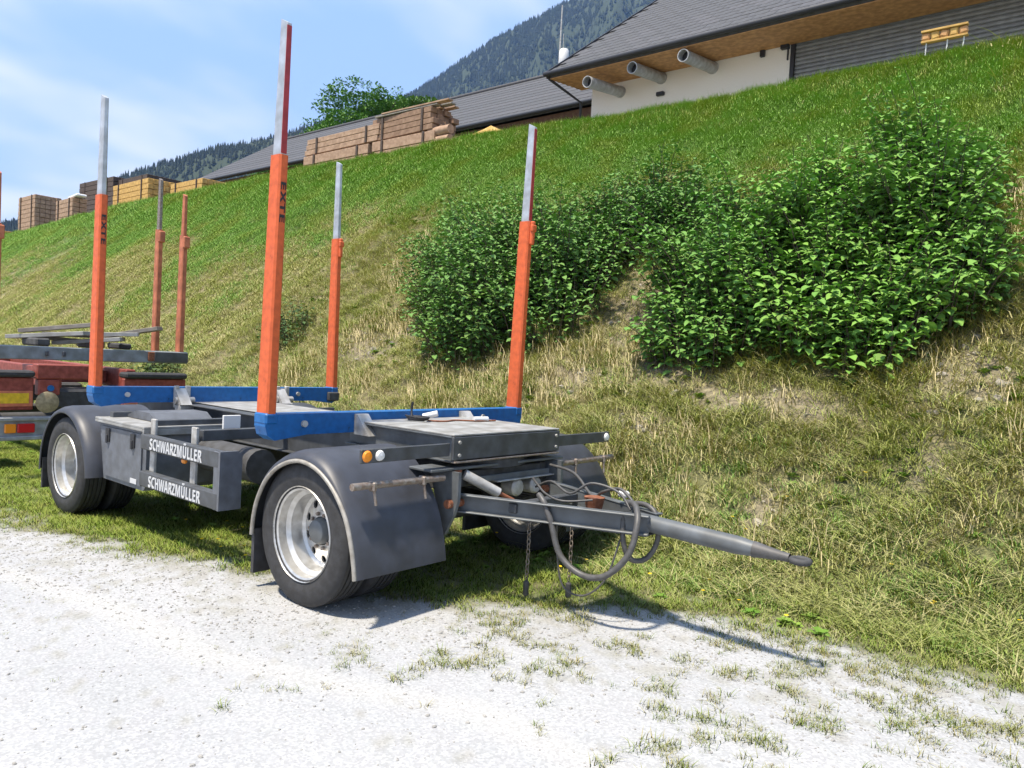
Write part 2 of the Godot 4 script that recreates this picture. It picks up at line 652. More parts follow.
func terrain() -> void:
	var xs := axis_points(-9.0, 5.0, 0.06, -900.0, 900.0, 1.12)
	var zs := axis_points(-1.0, 4.2, 0.05, -1.0, 900.0, 1.16)
	field("ground", xs, zs, ground_tint, M.ground)
	var xb := axis_points(-12.0, 5.0, 0.10, -900.0, 900.0, 1.06)
	var zb := axis_points(-11.0, -1.0, 0.10, -11.0, -1.0)
	field("bank", xb, zb, bank_tint, M.bank)
	var xp := axis_points(-30.0, 8.0, 1.0, -3000.0, 2000.0, 1.2)
	var zp := axis_points(-20.0, -11.0, 1.0, -3200.0, -11.0, 1.2)
	field("plateau", xp, zp, func(_x, _z): return Color(0.16, 0.17, 0.10), M.bank)

# ---------------------------------------------------------------- mountains
func conifer_mesh() -> ArrayMesh:
	var st := S()
	var r := RandomNumberGenerator.new()
	r.seed = 3
	for t in 4:
		var y0 := 0.08 + t * 0.21
		var y1 := y0 + 0.36
		var rad := 0.20 * (1.0 - t * 0.22)
		for k in 7:
			var a := TAU * k / 7.0 + t
			var b := TAU * (k + 1) / 7.0 + t
			var ra := rad * r.randf_range(0.75, 1.2)
			tri(st, Vector3(0, y1, 0), Vector3(cos(a) * ra, y0, sin(a) * ra), Vector3(cos(b) * rad, y0 + 0.03, sin(b) * rad), Vector3(cos(a), 0.6, sin(a)))
	return st.commit()

func ridge(called: String, pts: Array, drop: float, tree_h: float, count: int, label: String, sd: int) -> void:
	# a forested mountainside: rises from the valley floor to the ridge line and falls away behind it
	var n := FastNoiseLite.new()
	n.seed = sd
	n.frequency = 0.006
	n.fractal_octaves = 4
	var cols := pts.size() * 8 - 7
	var rows := 30
	var grid := []
	for i in cols:
		var f := i / 8.0
		var k := mini(int(f), pts.size() - 2)
		var p: Vector3 = pts[k].cubic_interpolate(pts[k + 1], pts[maxi(k - 1, 0)], pts[mini(k + 2, pts.size() - 1)], f - k)
		var flat := Vector3(p.x, 0, p.z)
		var inward := -flat.normalized()
		var col := []
		for j in rows:
			var t := float(j) / (rows - 1) * 1.35
			var q := flat + inward * drop * (1.0 - t)
			var hh := p.y * (pow(t, 1.15) if t <= 1.0 else 1.0 - (t - 1.0) * 1.2)
			var fold := n.get_noise_2d(q.x, q.z) * p.y * 0.16 * (1.0 - smoothstep(0.8, 1.0, t)) * smoothstep(0.0, 0.3, t)
			col.append(Vector3(q.x, hh + fold, q.z))
		grid.append(col)
	var st := S()
	sheet(st, grid)
	st.generate_normals()
	var m := mat(Color(0.028, 0.042, 0.020), 0.95)
	var o := obj(called, st, m)
	o.set_meta("kind", "structure")
	var r := RandomNumberGenerator.new()
	r.seed = sd + 100
	var xf := []
	var cs := PackedColorArray()
	for c in count:
		var fi := r.randf() * (cols - 1.001)
		var fj := r.randf_range(0.12, 0.78) * (rows - 1.001)
		var i := int(fi)
		var j := int(fj)
		var p: Vector3 = grid[i][j].lerp(grid[i + 1][j], fi - i).lerp(grid[i][j + 1].lerp(grid[i + 1][j + 1], fi - i), fj - j)
		var s := tree_h * r.randf_range(0.6, 1.2)
		xf.append(Transform3D(Basis(Vector3.UP, r.randf() * TAU).scaled(Vector3(s * r.randf_range(0.9, 1.4), s, s * r.randf_range(0.9, 1.4))), p - Vector3(0, 0.1 * s, 0)))
		var v := r.randf()
		var patch := smoothstep(-0.1, 0.4, n.get_noise_2d(p.x * 1.7 + 900.0, p.z * 1.7))
		cs.append(Color(0.012, 0.022, 0.015).lerp(Color(0.020, 0.035, 0.017), v * 0.7).lerp(Color(0.03, 0.05, 0.02), patch * 0.4))
	var f := multi("forest", conifer_mesh(), M.conifer, xf, cs)
	tag(f, label, "forest", "", "stuff")

func mountains() -> void:
	ridge("hill", [Vector3(-1494, 131, -83), Vector3(-1477, 131, -234), Vector3(-1457, 138, -338), Vector3(-1437, 167, -412), Vector3(-1412, 203, -490), Vector3(-1376, 281, -586), Vector3(-1328, 336, -686), Vector3(-1270, 382, -788), Vector3(-1212, 430, -875), Vector3(-1133, 486, -975), Vector3(-1042, 500, -1071), Vector3(-912, 530, -1184)], 800.0, 12.0, 18000, "dark conifer forest on the low ridge behind the lumber yard", 31)
	ridge("mountain", [Vector3(-2155, 660, -1445), Vector3(-2066, 750, -1570), Vector3(-1967, 832, -1693), Vector3(-1899, 905, -1768), Vector3(-1814, 1004, -1855), Vector3(-1720, 1093, -1942), Vector3(-1634, 1158, -2015), Vector3(-1493, 1258, -2122), Vector3(-1279, 1360, -2258), Vector3(-949, 1420, -2415), Vector3(-553, 1410, -2536)], 1500.0, 17.0, 36000, "bluish hazy forest covering the tall mountain behind the roofs", 47)

# ---------------------------------------------------------------- buildings on the plateau
func roof_tiles(parent: Node, called: String, x0: float, x1: float, eave: Vector2, ridge_p: Vector2, course: float, width: float, mats: Array, cap: int) -> void:
	# eave and ridge_p are (y, z); overlapping slates laid in courses, each a wedge lifted at its lower edge
	var up := Vector3(0, ridge_p.x - eave.x, ridge_p.y - eave.y)
	var length := up.length()
	up /= length
	var nrm := up.cross(Vector3(1, 0, 0)).normalized()
	if nrm.y < 0:
		nrm = -nrm
	var st := S()
	box(st, Vector3(0, 0, 0), Vector3(width - 0.012, 0.014, course * 1.25), 0.003, Basis(Vector3(1, 0, 0), nrm, Vector3(1, 0, 0).cross(nrm)).rotated(Vector3(1, 0, 0), -0.02))
	var mesh := st.commit()
	var rows := int(length / course)
	var cols := int((x1 - x0) / width)
	var count := 0
	var rest := []
	for j in rows:
		for i in cols:
			var x := x0 + (i + 0.5 + (0.5 if j % 2 else 0.0)) * width
			if x > x1 - width * 0.5:
				continue
			var p := Vector3(x, eave.x, eave.y) + up * (course * (j + 0.5)) + nrm * (0.02 + rng.randf() * 0.004)
			if count < cap:
				var o := obj(called, mesh, mats[rng.randi() % mats.size()], parent)
				o.position = p
				count += 1
			else:
				rest.append(Transform3D(Basis(), p))
	if rest.size():
		var mm := multi("roof_slates", mesh, mats[0], rest, PackedColorArray(), parent)
		mm.set_meta("kind", "stuff")

func workshop() -> void:
	var t := thing("workshop_building", "white plastered workshop with grey slate roof, wooden soffit and wide roller shutter", "building", Vector3(-11.1, 6.95, -17.0))
	var o := t.position
	# local coordinates: x to the right along the wall, y from the plateau, z out of the wall
	var st := S()
	span(st, Vector3(0, -0.3, -9.0), Vector3(6.55, 3.78, 0.0), 0.01)
	span(st, Vector3(6.55, 3.62, -9.0), Vector3(22.0, 3.9, 0.0), 0.01)
	span(st, Vector3(21.0, -0.3, -9.0), Vector3(22.0, 3.62, 0.0), 0.01)
	obj("wall", st, M.plaster, t)
	st = S()
	var ev := Vector2(10.46 - o.y, -15.2 - o.z)
	var rp := Vector2(ev.x + 6.9, ev.y - 9.4)
	# roof slab
	var slope := Vector3(0, rp.x - ev.x, rp.y - ev.y)
	var nn := Vector3(0, 9.4, 6.9).normalized()
	for q in [0]:
		var a := Vector3(-0.5, ev.x, ev.y)
		var b := Vector3(24.0, ev.x, ev.y)
		var dn := -nn * 0.16
		quad(st, a, b, b + slope, a + slope, nn)
		quad(st, a + dn, b + dn, b + slope + dn, a + slope + dn, -nn)
		quad(st, a, a + slope, a + slope + dn, a + dn, Vector3(-1, 0, 0))
		quad(st, b, b + slope, b + slope + dn, b + dn, Vector3(1, 0, 0))
		quad(st, a, b, b + dn, a + dn, Vector3(0, 0, 1))
		var back := Vector3(0, -6.9, -9.4)
		quad(st, a + slope, b + slope, b + slope + back, a + slope + back, Vector3(0, 1, -1))
	var roof := obj("roof", st, M.slate, t)
	# slates picked apart on the part of the roof that shows
	roof_tiles(roof, "slate", -0.5, 23.9, ev, rp, 0.42, 0.62, [M.slate, M.slate, M.slate_b], 300)
	st = S()
	prism(st, [Vector2(0, 3.7), Vector2(-9.0, 3.7), Vector2(-7.6, 9.2)], Vector3(0.0, 0, 0), Vector3(0, 0, 1), Vector3(0, 1, 0), Vector3(0.2, 0, 0))
	obj("gable", st, M.plaster, t)
	# boarded soffit, one board after another, running along the eave
	for k in 7:
		st = S()
		var z0 := 0.02 + k * 0.245
		span(st, Vector3(-0.42, ev.x - 0.155 + (0.245 * (6 - k)) * 0.10, z0), Vector3(23.5, ev.x - 0.13 + (0.245 * (6 - k)) * 0.10, z0 + 0.235), 0.006)
		obj("soffit_board", st, M.soffit, t)
	st = S()
	tube(st, [Vector3(-0.55, ev.x - 0.03, ev.y + 0.07), Vector3(24.0, ev.x - 0.03, ev.y + 0.07)], 0.075, 10)
	obj("gutter", st, M.gutter, t)
	st = S()
	tube(st, [Vector3(-0.5, ev.x - 0.03, ev.y + 0.02), Vector3(-0.45, ev.x - 0.15, ev.y - 0.1), Vector3(-0.38, ev.x - 0.42, 0.06), Vector3(-0.36, -0.2, 0.06)], 0.045, 8)
	obj("downpipe", st, M.gutter, t)
	# verge board along the gable
	st = S()
	bar(st, Vector3(-0.53, ev.x - 0.05, ev.y), Vector3(-0.53, rp.x - 0.05, rp.y), 0.22, 0.04)
	obj("verge_board", st, M.gutter, t)
	# three round exhaust ducts poking out of the wall
	for d in [[-9.977, 10.14, 1.9], [-8.519, 10.30, 1.75], [-6.836, 10.28, 1.85]]:
		var p := Vector3(d[0] - o.x, d[1] - o.y, 0)
		st = S()
		var L: float = d[2]
		lathe(st, [Vector2(0.15, L - 0.4), Vector2(0.15, L), Vector2(0.172, L), Vector2(0.172, L - 0.05), Vector2(0.165, L - 0.055), Vector2(0.165, 0.10), Vector2(0.18, 0.095), Vector2(0.18, 0.0)], 20, Transform3D(Basis(Vector3(1, 0, 0), PI / 2 + 0.13), p))
		var duct := obj("exhaust_duct", st, M.duct, t)
		st = S()
		lathe(st, [Vector2(0.0, L - 0.25), Vector2(0.15, L - 0.25)], 20, Transform3D(Basis(Vector3(1, 0, 0), PI / 2 + 0.13), p))
		obj("duct_damper", st, M.black, duct)
	# roller shutter, slat by slat
	var sh := Node3D.new()
	sh.name = "roller_shutter"
	t.add_child(sh)
	for k in 34:
		st = S()
		var y := -0.2 + k * 0.112
		prism(st, [Vector2(0, 0), Vector2(0.03, 0.02), Vector2(0.035, 0.055), Vector2(0.03, 0.09), Vector2(0, 0.108)], Vector3(6.62, y, -0.10), Vector3(0, 0, 1), Vector3(0, 1, 0), Vector3(14.3, 0, 0))
		obj("slat", st, M.shutter if k % 3 else M.shutter_b, sh)
	st = S()
	span(st, Vector3(6.55, -0.2, -0.12), Vector3(6.66, 3.60, 0.03))
	span(st, Vector3(6.50, 3.60, -0.1), Vector3(21.0, 3.68, 0.06))
	obj("shutter_guide", st, M.gutter, t)
	st = S()
	span(st, Vector3(6.30, 3.40, 0.0), Vector3(6.52, 3.52, 0.14))
	bar(st, Vector3(6.48, 3.4, 0.02), Vector3(6.48, 3.1, 0.02), 0.04, 0.04)
	obj("shutter_bracket", st, M.gutter, t)
	st = S()
	span(st, Vector3(5.70, 3.32, 0.0), Vector3(5.84, 3.52, 0.10), 0.02)
	obj("wall_lamp", st, M.gutter, t)
	st = S()
	span(st, Vector3(2.46, 2.80, 0.0), Vector3(2.72, 2.92, 0.12), 0.02)
	obj("wall_vent", st, M.gutter, t)

func far_shed() -> void:
	var t := thing("long_shed", "long low shed with dark grey roof beyond the white workshop", "building", Vector3(-26.0, 7.0, -18.0))
	var o := t.position
	var x0 := -40.0 - o.x
	var x1 := -11.2 - o.x
	var st := S()
	span(st, Vector3(x0 + 0.8, -0.3, -12.0), Vector3(x1 - 0.3, 3.1, -0.9))
	obj("wall", st, M.dark_wood, t)
	var ey := 10.50 - o.y
	var rp := Vector2(14.45 - o.y, -24.0 - o.z)
	var slope := Vector3(0, rp.x - ey, rp.y)
	var nn := Vector3(0, 6.0, 4.0).normalized()
	st = S()
	var a := Vector3(x0, ey, 0)
	var b := Vector3(x1, ey, 0)
	var dn := -nn * 0.14
	quad(st, a, b, b + slope, a + slope, nn)
	quad(st, a + dn, b + dn, b + slope + dn, a + slope + dn, -nn)
	quad(st, a, a + slope, a + slope + dn, a + dn, Vector3(-1, 0, 0))
	quad(st, b, b + slope, b + slope + dn, b + dn, Vector3(1, 0, 0))
	quad(st, a, b, b + dn, a + dn, Vector3(0, 0, 1))
	var back := Vector3(0, -4.0, -6.0)
	quad(st, a + slope, b + slope, b + slope + back, a + slope + back, Vector3(0, 1, -1))
	var roof := obj("roof", st, M.slate, t)
	for k in 12:  # standing rows of roofing sheets
		st = S()
		var p0 := a + slope * (k / 12.0) + nn * 0.006
		var p1 := a + slope * ((k + 1.06) / 12.0) + nn * 0.004
		var w := b - a
		quad(st, p0 + nn * 0.008, p0 + nn * 0.008 + w, p1 + w, p1, nn)
		quad(st, p0 + nn * 0.008, p0 + nn * 0.008 + w, p0 + w, p0, -slope)
		obj("roofing_course", st, M.slate_b if k % 3 == 1 else M.slate, roof)
	st = S()
	tube(st, [a + Vector3(0, -0.04, 0.06), b + Vector3(0, -0.04, 0.06)], 0.07, 8)
	obj("gutter", st, M.gutter, t)
	st = S()
	span(st, Vector3(x0 + 0.2, ey - 0.55, -0.95), Vector3(x1, ey - 0.13, -0.25))
	obj("eave_board", st, M.dark_wood, t)
	st = S()
	tube(st, [a + slope + Vector3(0, 0.03, 0), b + slope + Vector3(0, 0.03, 0)], 0.09, 8)
	obj("ridge_cap", st, M.slate_b, t)
	# mast with a white unit on the ridge
	var m := thing("antenna_mast", "thin antenna mast with white box on the shed ridge", "antenna", Vector3(-17.95, 14.3, -24.0))
	st = S()
	tube(st, [Vector3(0, 0, 0), Vector3(0.0, 3.2, 0)], [0.05, 0.03], 8)
	obj("pole", st, M.galv, m)
	st = S()
	lathe(st, [Vector2(0, 0.42), Vector2(0.19, 0.42), Vector2(0.22, 0.48), Vector2(0.22, 1.10), Vector2(0.17, 1.18), Vector2(0, 1.20)], 14, Transform3D(Basis(), Vector3(0.24, 0, 0)))
	obj("antenna_unit", st, M.white, m)
	st = S()
	bar(st, Vector3(0, 0.6, 0), Vector3(0.2, 0.6, 0), 0.05, 0.05)
	tube(st, [Vector3(0.18, 1.2, 0), Vector3(0.16, 1.9, 0)], 0.012, 6)
	obj("bracket", st, M.galv, m)

# ---------------------------------------------------------------- lumber on the plateau
func lumber_pack(at: Vector3, size: Vector3, layers: int, m: Material, label: String, ragged := 0.0, group := "lumber packs on the plateau") -> Node3D:
	# size: x along the wall direction, y up, z deep. Layers of boards with thin stickers between them.
	var t := thing("lumber_pack", label, "lumber", at, rng.randf_range(-0.03, 0.03), group)
	var lh := size.y / layers
	for k in layers:
		var st := S()
		var boards := maxi(2, int(size.z / 0.24))
		for b in boards:
			var z := (b + 0.5) * size.z / boards - size.z
			var dx := rng.randf_range(-1, 1) * (0.03 + ragged)
			box(st, Vector3(dx, (k + 0.5) * lh, z), Vector3(size.x * (1.0 - rng.randf() * ragged), lh * 0.92, size.z / boards * 0.94), 0.01)
		var o := obj("board_layer", st, m, t)
		o.position.x = rng.randf_range(-1, 1) * ragged * 0.3
	for k in 2:
		var st := S()
		var x := (k * 2 - 1) * size.x * 0.33
		span(st, Vector3(x - 0.04, 0.0, 0.0), Vector3(x + 0.04, size.y, 0.035))
		obj("strap_batten", st, M.lumber_dark, t)
	return t

func lumber() -> void:
	# the long ragged stack near the crest: three packs side by side and loose boards on top
	lumber_pack(Vector3(-16.9, 7.2, -11.2), Vector3(3.4, 0.62, 1.1), 2, M.lumber_tan, "low pale lumber pack at the bottom left of the ragged stack", 0.03)
	lumber_pack(Vector3(-13.7, 7.2, -11.2), Vector3(2.7, 0.62, 1.1), 2, M.lumber_tan, "tan lumber pack at the bottom right of the ragged stack", 0.04)
	lumber_pack(Vector3(-16.7, 7.86, -11.25), Vector3(3.9, 0.52, 1.0), 3, M.lumber_tan, "weathered lumber pack lying on the pale one, jutting out to the left", 0.06)
	lumber_pack(Vector3(-13.8, 7.86, -11.25), Vector3(2.7, 0.66, 1.0), 4, M.lumber_brown, "tall brown lumber pack with uneven board ends under loose boards", 0.10)
	var lb := thing("loose_boards", "loose pale boards lying on top of the ragged lumber stack", "boards", Vector3(-13.9, 8.54, -11.6))
	for k in 6:
		var st := S()
		bar(st, Vector3(-1.3 + 0.1 * k, 0.02 + 0.055 * (k / 3), -0.3 + 0.3 * (k % 3)), Vector3(1.2 + 0.15 * k, 0.03 + 0.055 * (k / 3), -0.35 + 0.28 * (k % 3)), 0.04, 0.2)
		obj("board", st, M.lumber_tan if k % 2 else M.old_board, lb)
	# logs at the right end of the stack
	for k in 5:
		var st := S()
		var c := Vector3(-12.3 + 0.07 * (k % 2), 7.25 + 0.27 * (k / 2), -11.4 - 0.3 * (k % 2))
		tube(st, [Vector3(-0.4, 0, 0), Vector3(0.45, 0, 0.05)], [0.15, 0.13], 12)
		var o := obj("short_log", st, M.lumber_brown if k % 2 else M.lumber_tan)
		o.position = c
		tag(o, ["tan log lying lowest at the right end of the ragged lumber stack", "brown log beside the lowest tan log of the lumber stack", "tan log in the middle row beside the lumber stack", "brown log in the middle row beside the lumber stack", "tan log on top of the logs beside the lumber stack"][k], "log", "short logs beside the lumber stack")
	var st2 := S()
	var heap := []
	for i in 9:
		var row := []
		for j in 17:
			var a := TAU * j / 16.0
			var rr := i / 8.0
			row.append(Vector3(cos(a) * rr * 1.2, 0.5 * pow(1.0 - rr, 0.8) * (1.0 + 0.2 * sin(a * 3.0)), sin(a) * rr * 0.9))
		heap.append(row)
	sheet(st2, heap)
	st2.generate_normals()
	var hp := obj("sawdust_heap", st2, M.lumber_yellow)
	hp.position = Vector3(-10.2, 7.0, -11.2)
	tag(hp, "low heap of yellow wood shavings right of the lumber stack", "heap")
	# packs farther along the yard
	lumber_pack(Vector3(-35.9, 7.1, -13.0), Vector3(4.0, 2.05, 2.1), 8, M.lumber_yellow, "fresh yellow lumber pack next to the dark stack")
	lumber_pack(Vector3(-31.4, 7.1, -13.6), Vector3(3.0, 1.75, 1.6), 7, M.lumber_yellow, "lower fresh yellow lumber pack in front of the long shed end")
	lumber_pack(Vector3(-43.9, 6.9, -11.0), Vector3(2.5, 1.9, 1.3), 8, M.lumber_tan, "tan and brown lumber pack, the tallest at the open end of the yard")
	lumber_pack(Vector3(-39.2, 6.9, -11.2), Vector3(2.3, 1.35, 0.7), 6, M.lumber_tan, "smaller lumber pack under a white sheet")
	var st := S()
	box(st, Vector3(0, 0, 0), Vector3(1.1, 0.12, 0.5), 0.05, Basis(Vector3(0, 0, 1), 0.08))
	var w := obj("white_sheet", st, M.wrap)
	w.position = Vector3(-38.3, 8.33, -11.5)
	tag(w, "small white sheet lying on the smaller lumber pack", "sheet")
	lumber_pack(Vector3(-50.3, 7.2, -17.0), Vector3(5.0, 4.4, 2.2), 14, M.lumber_dark, "dark weathered lumber stack rising behind the yellow pack")
	lumber_pack(Vector3(-45.9, 7.2, -17.4), Vector3(4.0, 4.2, 2.2), 13, M.lumber_dark, "second dark lumber stack leaning towards the yellow pack")
	lumber_pack(Vector3(-52.0, 6.9, -11.5), Vector3(3.0, 0.6, 1.0), 3, M.lumber_yellow, "low pale lumber pack at the far end of the yard")

# ---------------------------------------------------------------- timber trailer
func wheel(parent: Node, at: Vector3, out: float, R: float, rim_r: float, detail: bool) -> Node3D:
	# out = +1: the dished face looks towards +z
	var w := Node3D.new()
	w.name = "wheel"
	parent.add_child(w, true)
	w.position = at
	var xf := Transform3D(Basis(Vector3(1, 0, 0), PI / 2 * out), Vector3.ZERO)
	var st := S()
	var hw := 0.115
	var prof := [Vector2(rim_r - 0.012, -hw * 0.82), Vector2(rim_r + 0.025, -hw * 0.96), Vector2(rim_r + 0.07, -hw), Vector2(R - 0.04, -hw * 0.95), Vector2(R - 0.012, -hw * 0.86), Vector2(R, -hw * 0.74)]
	for g in [-0.45, -0.15, 0.15, 0.45]:
		prof.append(Vector2(R, hw * (g - 0.045)))
		prof.append(Vector2(R - 0.012, hw * (g - 0.04)))
		prof.append(Vector2(R - 0.012, hw * (g + 0.04)))
		prof.append(Vector2(R, hw * (g + 0.045)))
	prof.append_array([Vector2(R, hw * 0.74), Vector2(R - 0.012, hw * 0.86), Vector2(R - 0.04, hw * 0.95), Vector2(rim_r + 0.07, hw), Vector2(rim_r + 0.045, hw * 1.0), Vector2(rim_r + 0.04, hw * 0.985), Vector2(rim_r + 0.025, hw * 0.96), Vector2(rim_r - 0.012, hw * 0.82)])
	prof.reverse()
	lathe(st, prof, 56, xf)
	obj("tyre", st, M.rubber, w)
	st = S()
	var rp := [Vector2(rim_r, hw * 0.97), Vector2(rim_r + 0.004, hw * 0.90), Vector2(rim_r - 0.004, hw * 0.84), Vector2(rim_r - 0.022, hw * 0.74), Vector2(rim_r - 0.026, hw * 0.30), Vector2(rim_r - 0.05, hw * 0.12), Vector2(rim_r - 0.055, -hw * 0.55), Vector2(rim_r - 0.075, -hw * 0.66)]
	lathe(st, rp, 48, xf)
	# the disc with round hand holes
	var r1 := 0.125
	var r2 := rim_r - 0.075
	var rm := (r1 + r2) * 0.5 + 0.012
	var holes := 10
	for k in holes:
		var th0 := TAU * (k + 0.5) / holes
		var dth := PI / holes
		var ring_o := []
		var ring_i := []
		for q in 16:
			var a := TAU * q / 16.0
			var c := cos(a)
			var s := sin(a)
			var mx := maxf(absf(c), absf(s))
			for e in 2:
				var u := c / mx if e == 0 else c * 0.025 / (rm * dth)
				var v := s / mx if e == 0 else s * 0.025 / ((r2 - r1) * 0.5)
				var rr := (r1 + r2) * 0.5 + v * (r2 - r1) * 0.5 + (0.0 if e == 0 else 0.010)
				var yy := -hw * 0.66 + 0.02 * (r2 - rr) / (r2 - r1)
				var p := xf * Vector3(rr * cos(th0 + u * dth), yy, rr * sin(th0 + u * dth))
				if e == 0:
					ring_o.append(p)
				else:
					ring_i.append(p)
		for q in 16:
			var q2 := (q + 1) % 16
			quad(st, ring_o[q], ring_o[q2], ring_i[q2], ring_i[q], xf.basis * Vector3.UP)
			var dn := xf.basis * Vector3(0, -0.012, 0)
			quad(st, ring_i[q], ring_i[q2], ring_i[q2] + dn, ring_i[q] + dn, ring_i[(q + 8) % 16] - ring_i[q])
	lathe(st, [Vector2(0.125, -hw * 0.66 + 0.02), Vector2(0.118, -hw * 0.66 + 0.032), Vector2(0.088, -hw * 0.66 + 0.034)], 32, xf)
	obj("rim", st, M.rim, w)
	st = S()
	lathe(st, [Vector2(0.215, -hw * 0.9), Vector2(0.0, -hw * 0.9)], 24, xf)
	obj("brake_drum", st, M.under, w)
	if detail:
		st = S()
		lathe(st, [Vector2(0.086, -hw * 0.7), Vector2(0.080, -0.02), Vector2(0.068, 0.0), Vector2(0.05, 0.004), Vector2(0.0, 0.004)], 24, xf)
		obj("hub", st, M.frame_light, w)
		st = S()
		for k in 10:
			var a := TAU * k / 10.0
			var p := xf * Vector3(0.104 * cos(a), -hw * 0.66 + 0.02, 0.104 * sin(a))
			tube(st, [p, p + xf.basis * Vector3(0, 0.03, 0)], 0.012, 6)
		obj("wheel_nuts", st, M.steel, w)
	return w

func fender(parent: Node, cx: float, side: float, trimmed: bool, front_panel: bool) -> void:
	# side = +1 near side; outline points in (x, y) of the outer edge, seen from the near side
	var edge := [Vector2(-0.585, 0.33), Vector2(-0.57, 0.45), Vector2(-0.535, 0.56), Vector2(-0.46, 0.68), Vector2(-0.35, 0.775), Vector2(-0.21, 0.835), Vector2(-0.08, 0.852), Vector2(0.06, 0.825), Vector2(0.19, 0.755), Vector2(0.29, 0.66), Vector2(0.36, 0.55), Vector2(0.405, 0.43), Vector2(0.43, 0.33), Vector2(0.44, 0.27)]
	if not front_panel:
		edge = [Vector2(-0.60, 0.30), Vector2(-0.585, 0.45), Vector2(-0.54, 0.58), Vector2(-0.46, 0.70), Vector2(-0.35, 0.795), Vector2(-0.21, 0.85), Vector2(-0.08, 0.865), Vector2(0.06, 0.84), Vector2(0.19, 0.775), Vector2(0.29, 0.68), Vector2(0.36, 0.58), Vector2(0.405, 0.46), Vector2(0.42, 0.36)]
	var drop := 0.0 if front_panel else 0.05
	var e3 := []
	for p in edge:
		e3.append(Vector3(p.x, p.y, 0))
	var path := smooth_path(e3, 4)
	var rows := []
	# from the outer edge round the shoulder and across to the inner edge: (offset outward, z)
	var cross := [[0.0, 1.29], [0.004, 1.297], [0.018, 1.297], [0.040, 1.28], [0.058, 1.245], [0.066, 1.195], [0.068, 0.95], [0.068, 0.62]]
	for i in path.size():
		var d: Vector3 = (path[mini(i + 1, path.size() - 1)] - path[maxi(i - 1, 0)]).normalized()
		var n := Vector3(-d.y, d.x, 0)
		var fade := 1.0 if not front_panel else lerpf(1.0, 0.35, smoothstep(0.0, 0.4, path[i].x))
		var row := []
		for c in cross:
			var p: Vector3 = path[i] + n * c[0] * fade
			row.append(Vector3(cx + p.x, p.y - drop, c[1] * side))
		rows.append(row)
	var st := S()
	sheet(st, rows)
	st.generate_normals()
	var f := obj("fender", st, M.fender, parent)
	if trimmed:
		st = S()
		var tp := []
		for p in path:
			tp.append(Vector3(cx + p.x, p.y - drop, 1.297 * side))
		tube(st, tp, 0.013, 8)
		obj("edge_trim", st, M.trim, f)
	st = S()
	# mud flap behind the wheel
	var x0: float = cx - 0.605
	prism(st, [Vector2(0.02, 0.36), Vector2(0.02, 0.08), Vector2(-0.01, 0.08), Vector2(-0.012, 0.36)], Vector3(x0, 0, 0.66 * side), Vector3(1, 0, 0), Vector3(0, 1, 0), Vector3(0, 0, 0.615 * side))
	obj("mud_flap", st, M.flap, f)

func stake(parent: Node, at: Vector3, taped: bool, lettered: bool, lock_side: bool, lean: float) -> void:
	var s := Node3D.new()
	s.name = "stake"
	parent.add_child(s, true)
	s.position = at
	s.rotation.z = lean
	var H := 2.47
	var split := 1.63
	var st := S()
	# lower orange post: a slightly tapering hollow section with chamfered edges
	_taper(st, 0.0, split, Vector2(0.128, 0.072), Vector2(0.115, 0.064), 0.012, 0.0)
	obj("post", st, M.orange, s)
	st = S()
	_taper(st, split - 0.05, H, Vector2(0.086, 0.050), Vector2(0.070, 0.040), 0.008, 0.035)
	obj("extension", st, M.alu, s)
	if taped:
		st = S()
		prism(st, [Vector2(-0.020, split + 0.01), Vector2(0.020, split + 0.01), Vector2(0.0165, H - 0.05), Vector2(-0.0165, H - 0.05)], Vector3(0.0425 + 0.0095 * split, 0, 0), Vector3(0, 0, -1), Vector3(-0.0095, 1, 0).normalized(), Vector3(0.003, 0, 0))
		obj("reflective_tape", st, M.red_tape, s)
	if lettered:
		var b := Basis(Vector3(0, -1, 0), Vector3(0, 0, -1), Vector3(1, 0, 0))
		text(s, "lettering", "EXTE", M.black, 0.036, Transform3D(b, Vector3(0.0605, 1.34, 0.0)), 0.003, 2.3)
	if lock_side:
		st = S()
		box(st, Vector3(0.075, split - 0.10, 0), Vector3(0.035, 0.20, 0.04), 0.008)
		box(st, Vector3(0.085, split - 0.06, 0), Vector3(0.03, 0.06, 0.06), 0.008)
		obj("lock_bracket", st, M.orange, s)

func _taper(st: SurfaceTool, y0: float, y1: float, a: Vector2, b: Vector2, ch: float, cut: float) -> void:
	var rings := []
	for e in 2:
		var sz := a if e == 0 else b
		var hx := sz.x * 0.5
		var hz := sz.y * 0.5
		var ring := []
		for p in [[hx, hz - ch], [hx - ch, hz], [-hx + ch, hz], [-hx, hz - ch], [-hx, -hz + ch], [-hx + ch, -hz], [hx - ch, -hz], [hx, -hz + ch]]:
			ring.append(Vector3(p[0], (y0 if e == 0 else y1 - cut * (0.5 + p[0] / sz.x)), p[1]))
		rings.append(ring)
	for k in 8:
		var k2 := (k + 1) % 8
		var mid: Vector3 = (rings[0][k] + rings[0][k2]) * 0.5
		quad(st, rings[0][k], rings[0][k2], rings[1][k2], rings[1][k], Vector3(mid.x, 0, mid.z * 2.0))
		tri(st, Vector3(0, y1 - cut * 0.5, 0), rings[1][k], rings[1][k2], Vector3.UP)
		tri(st, Vector3(0, y0, 0), rings[0][k], rings[0][k2], Vector3.DOWN)

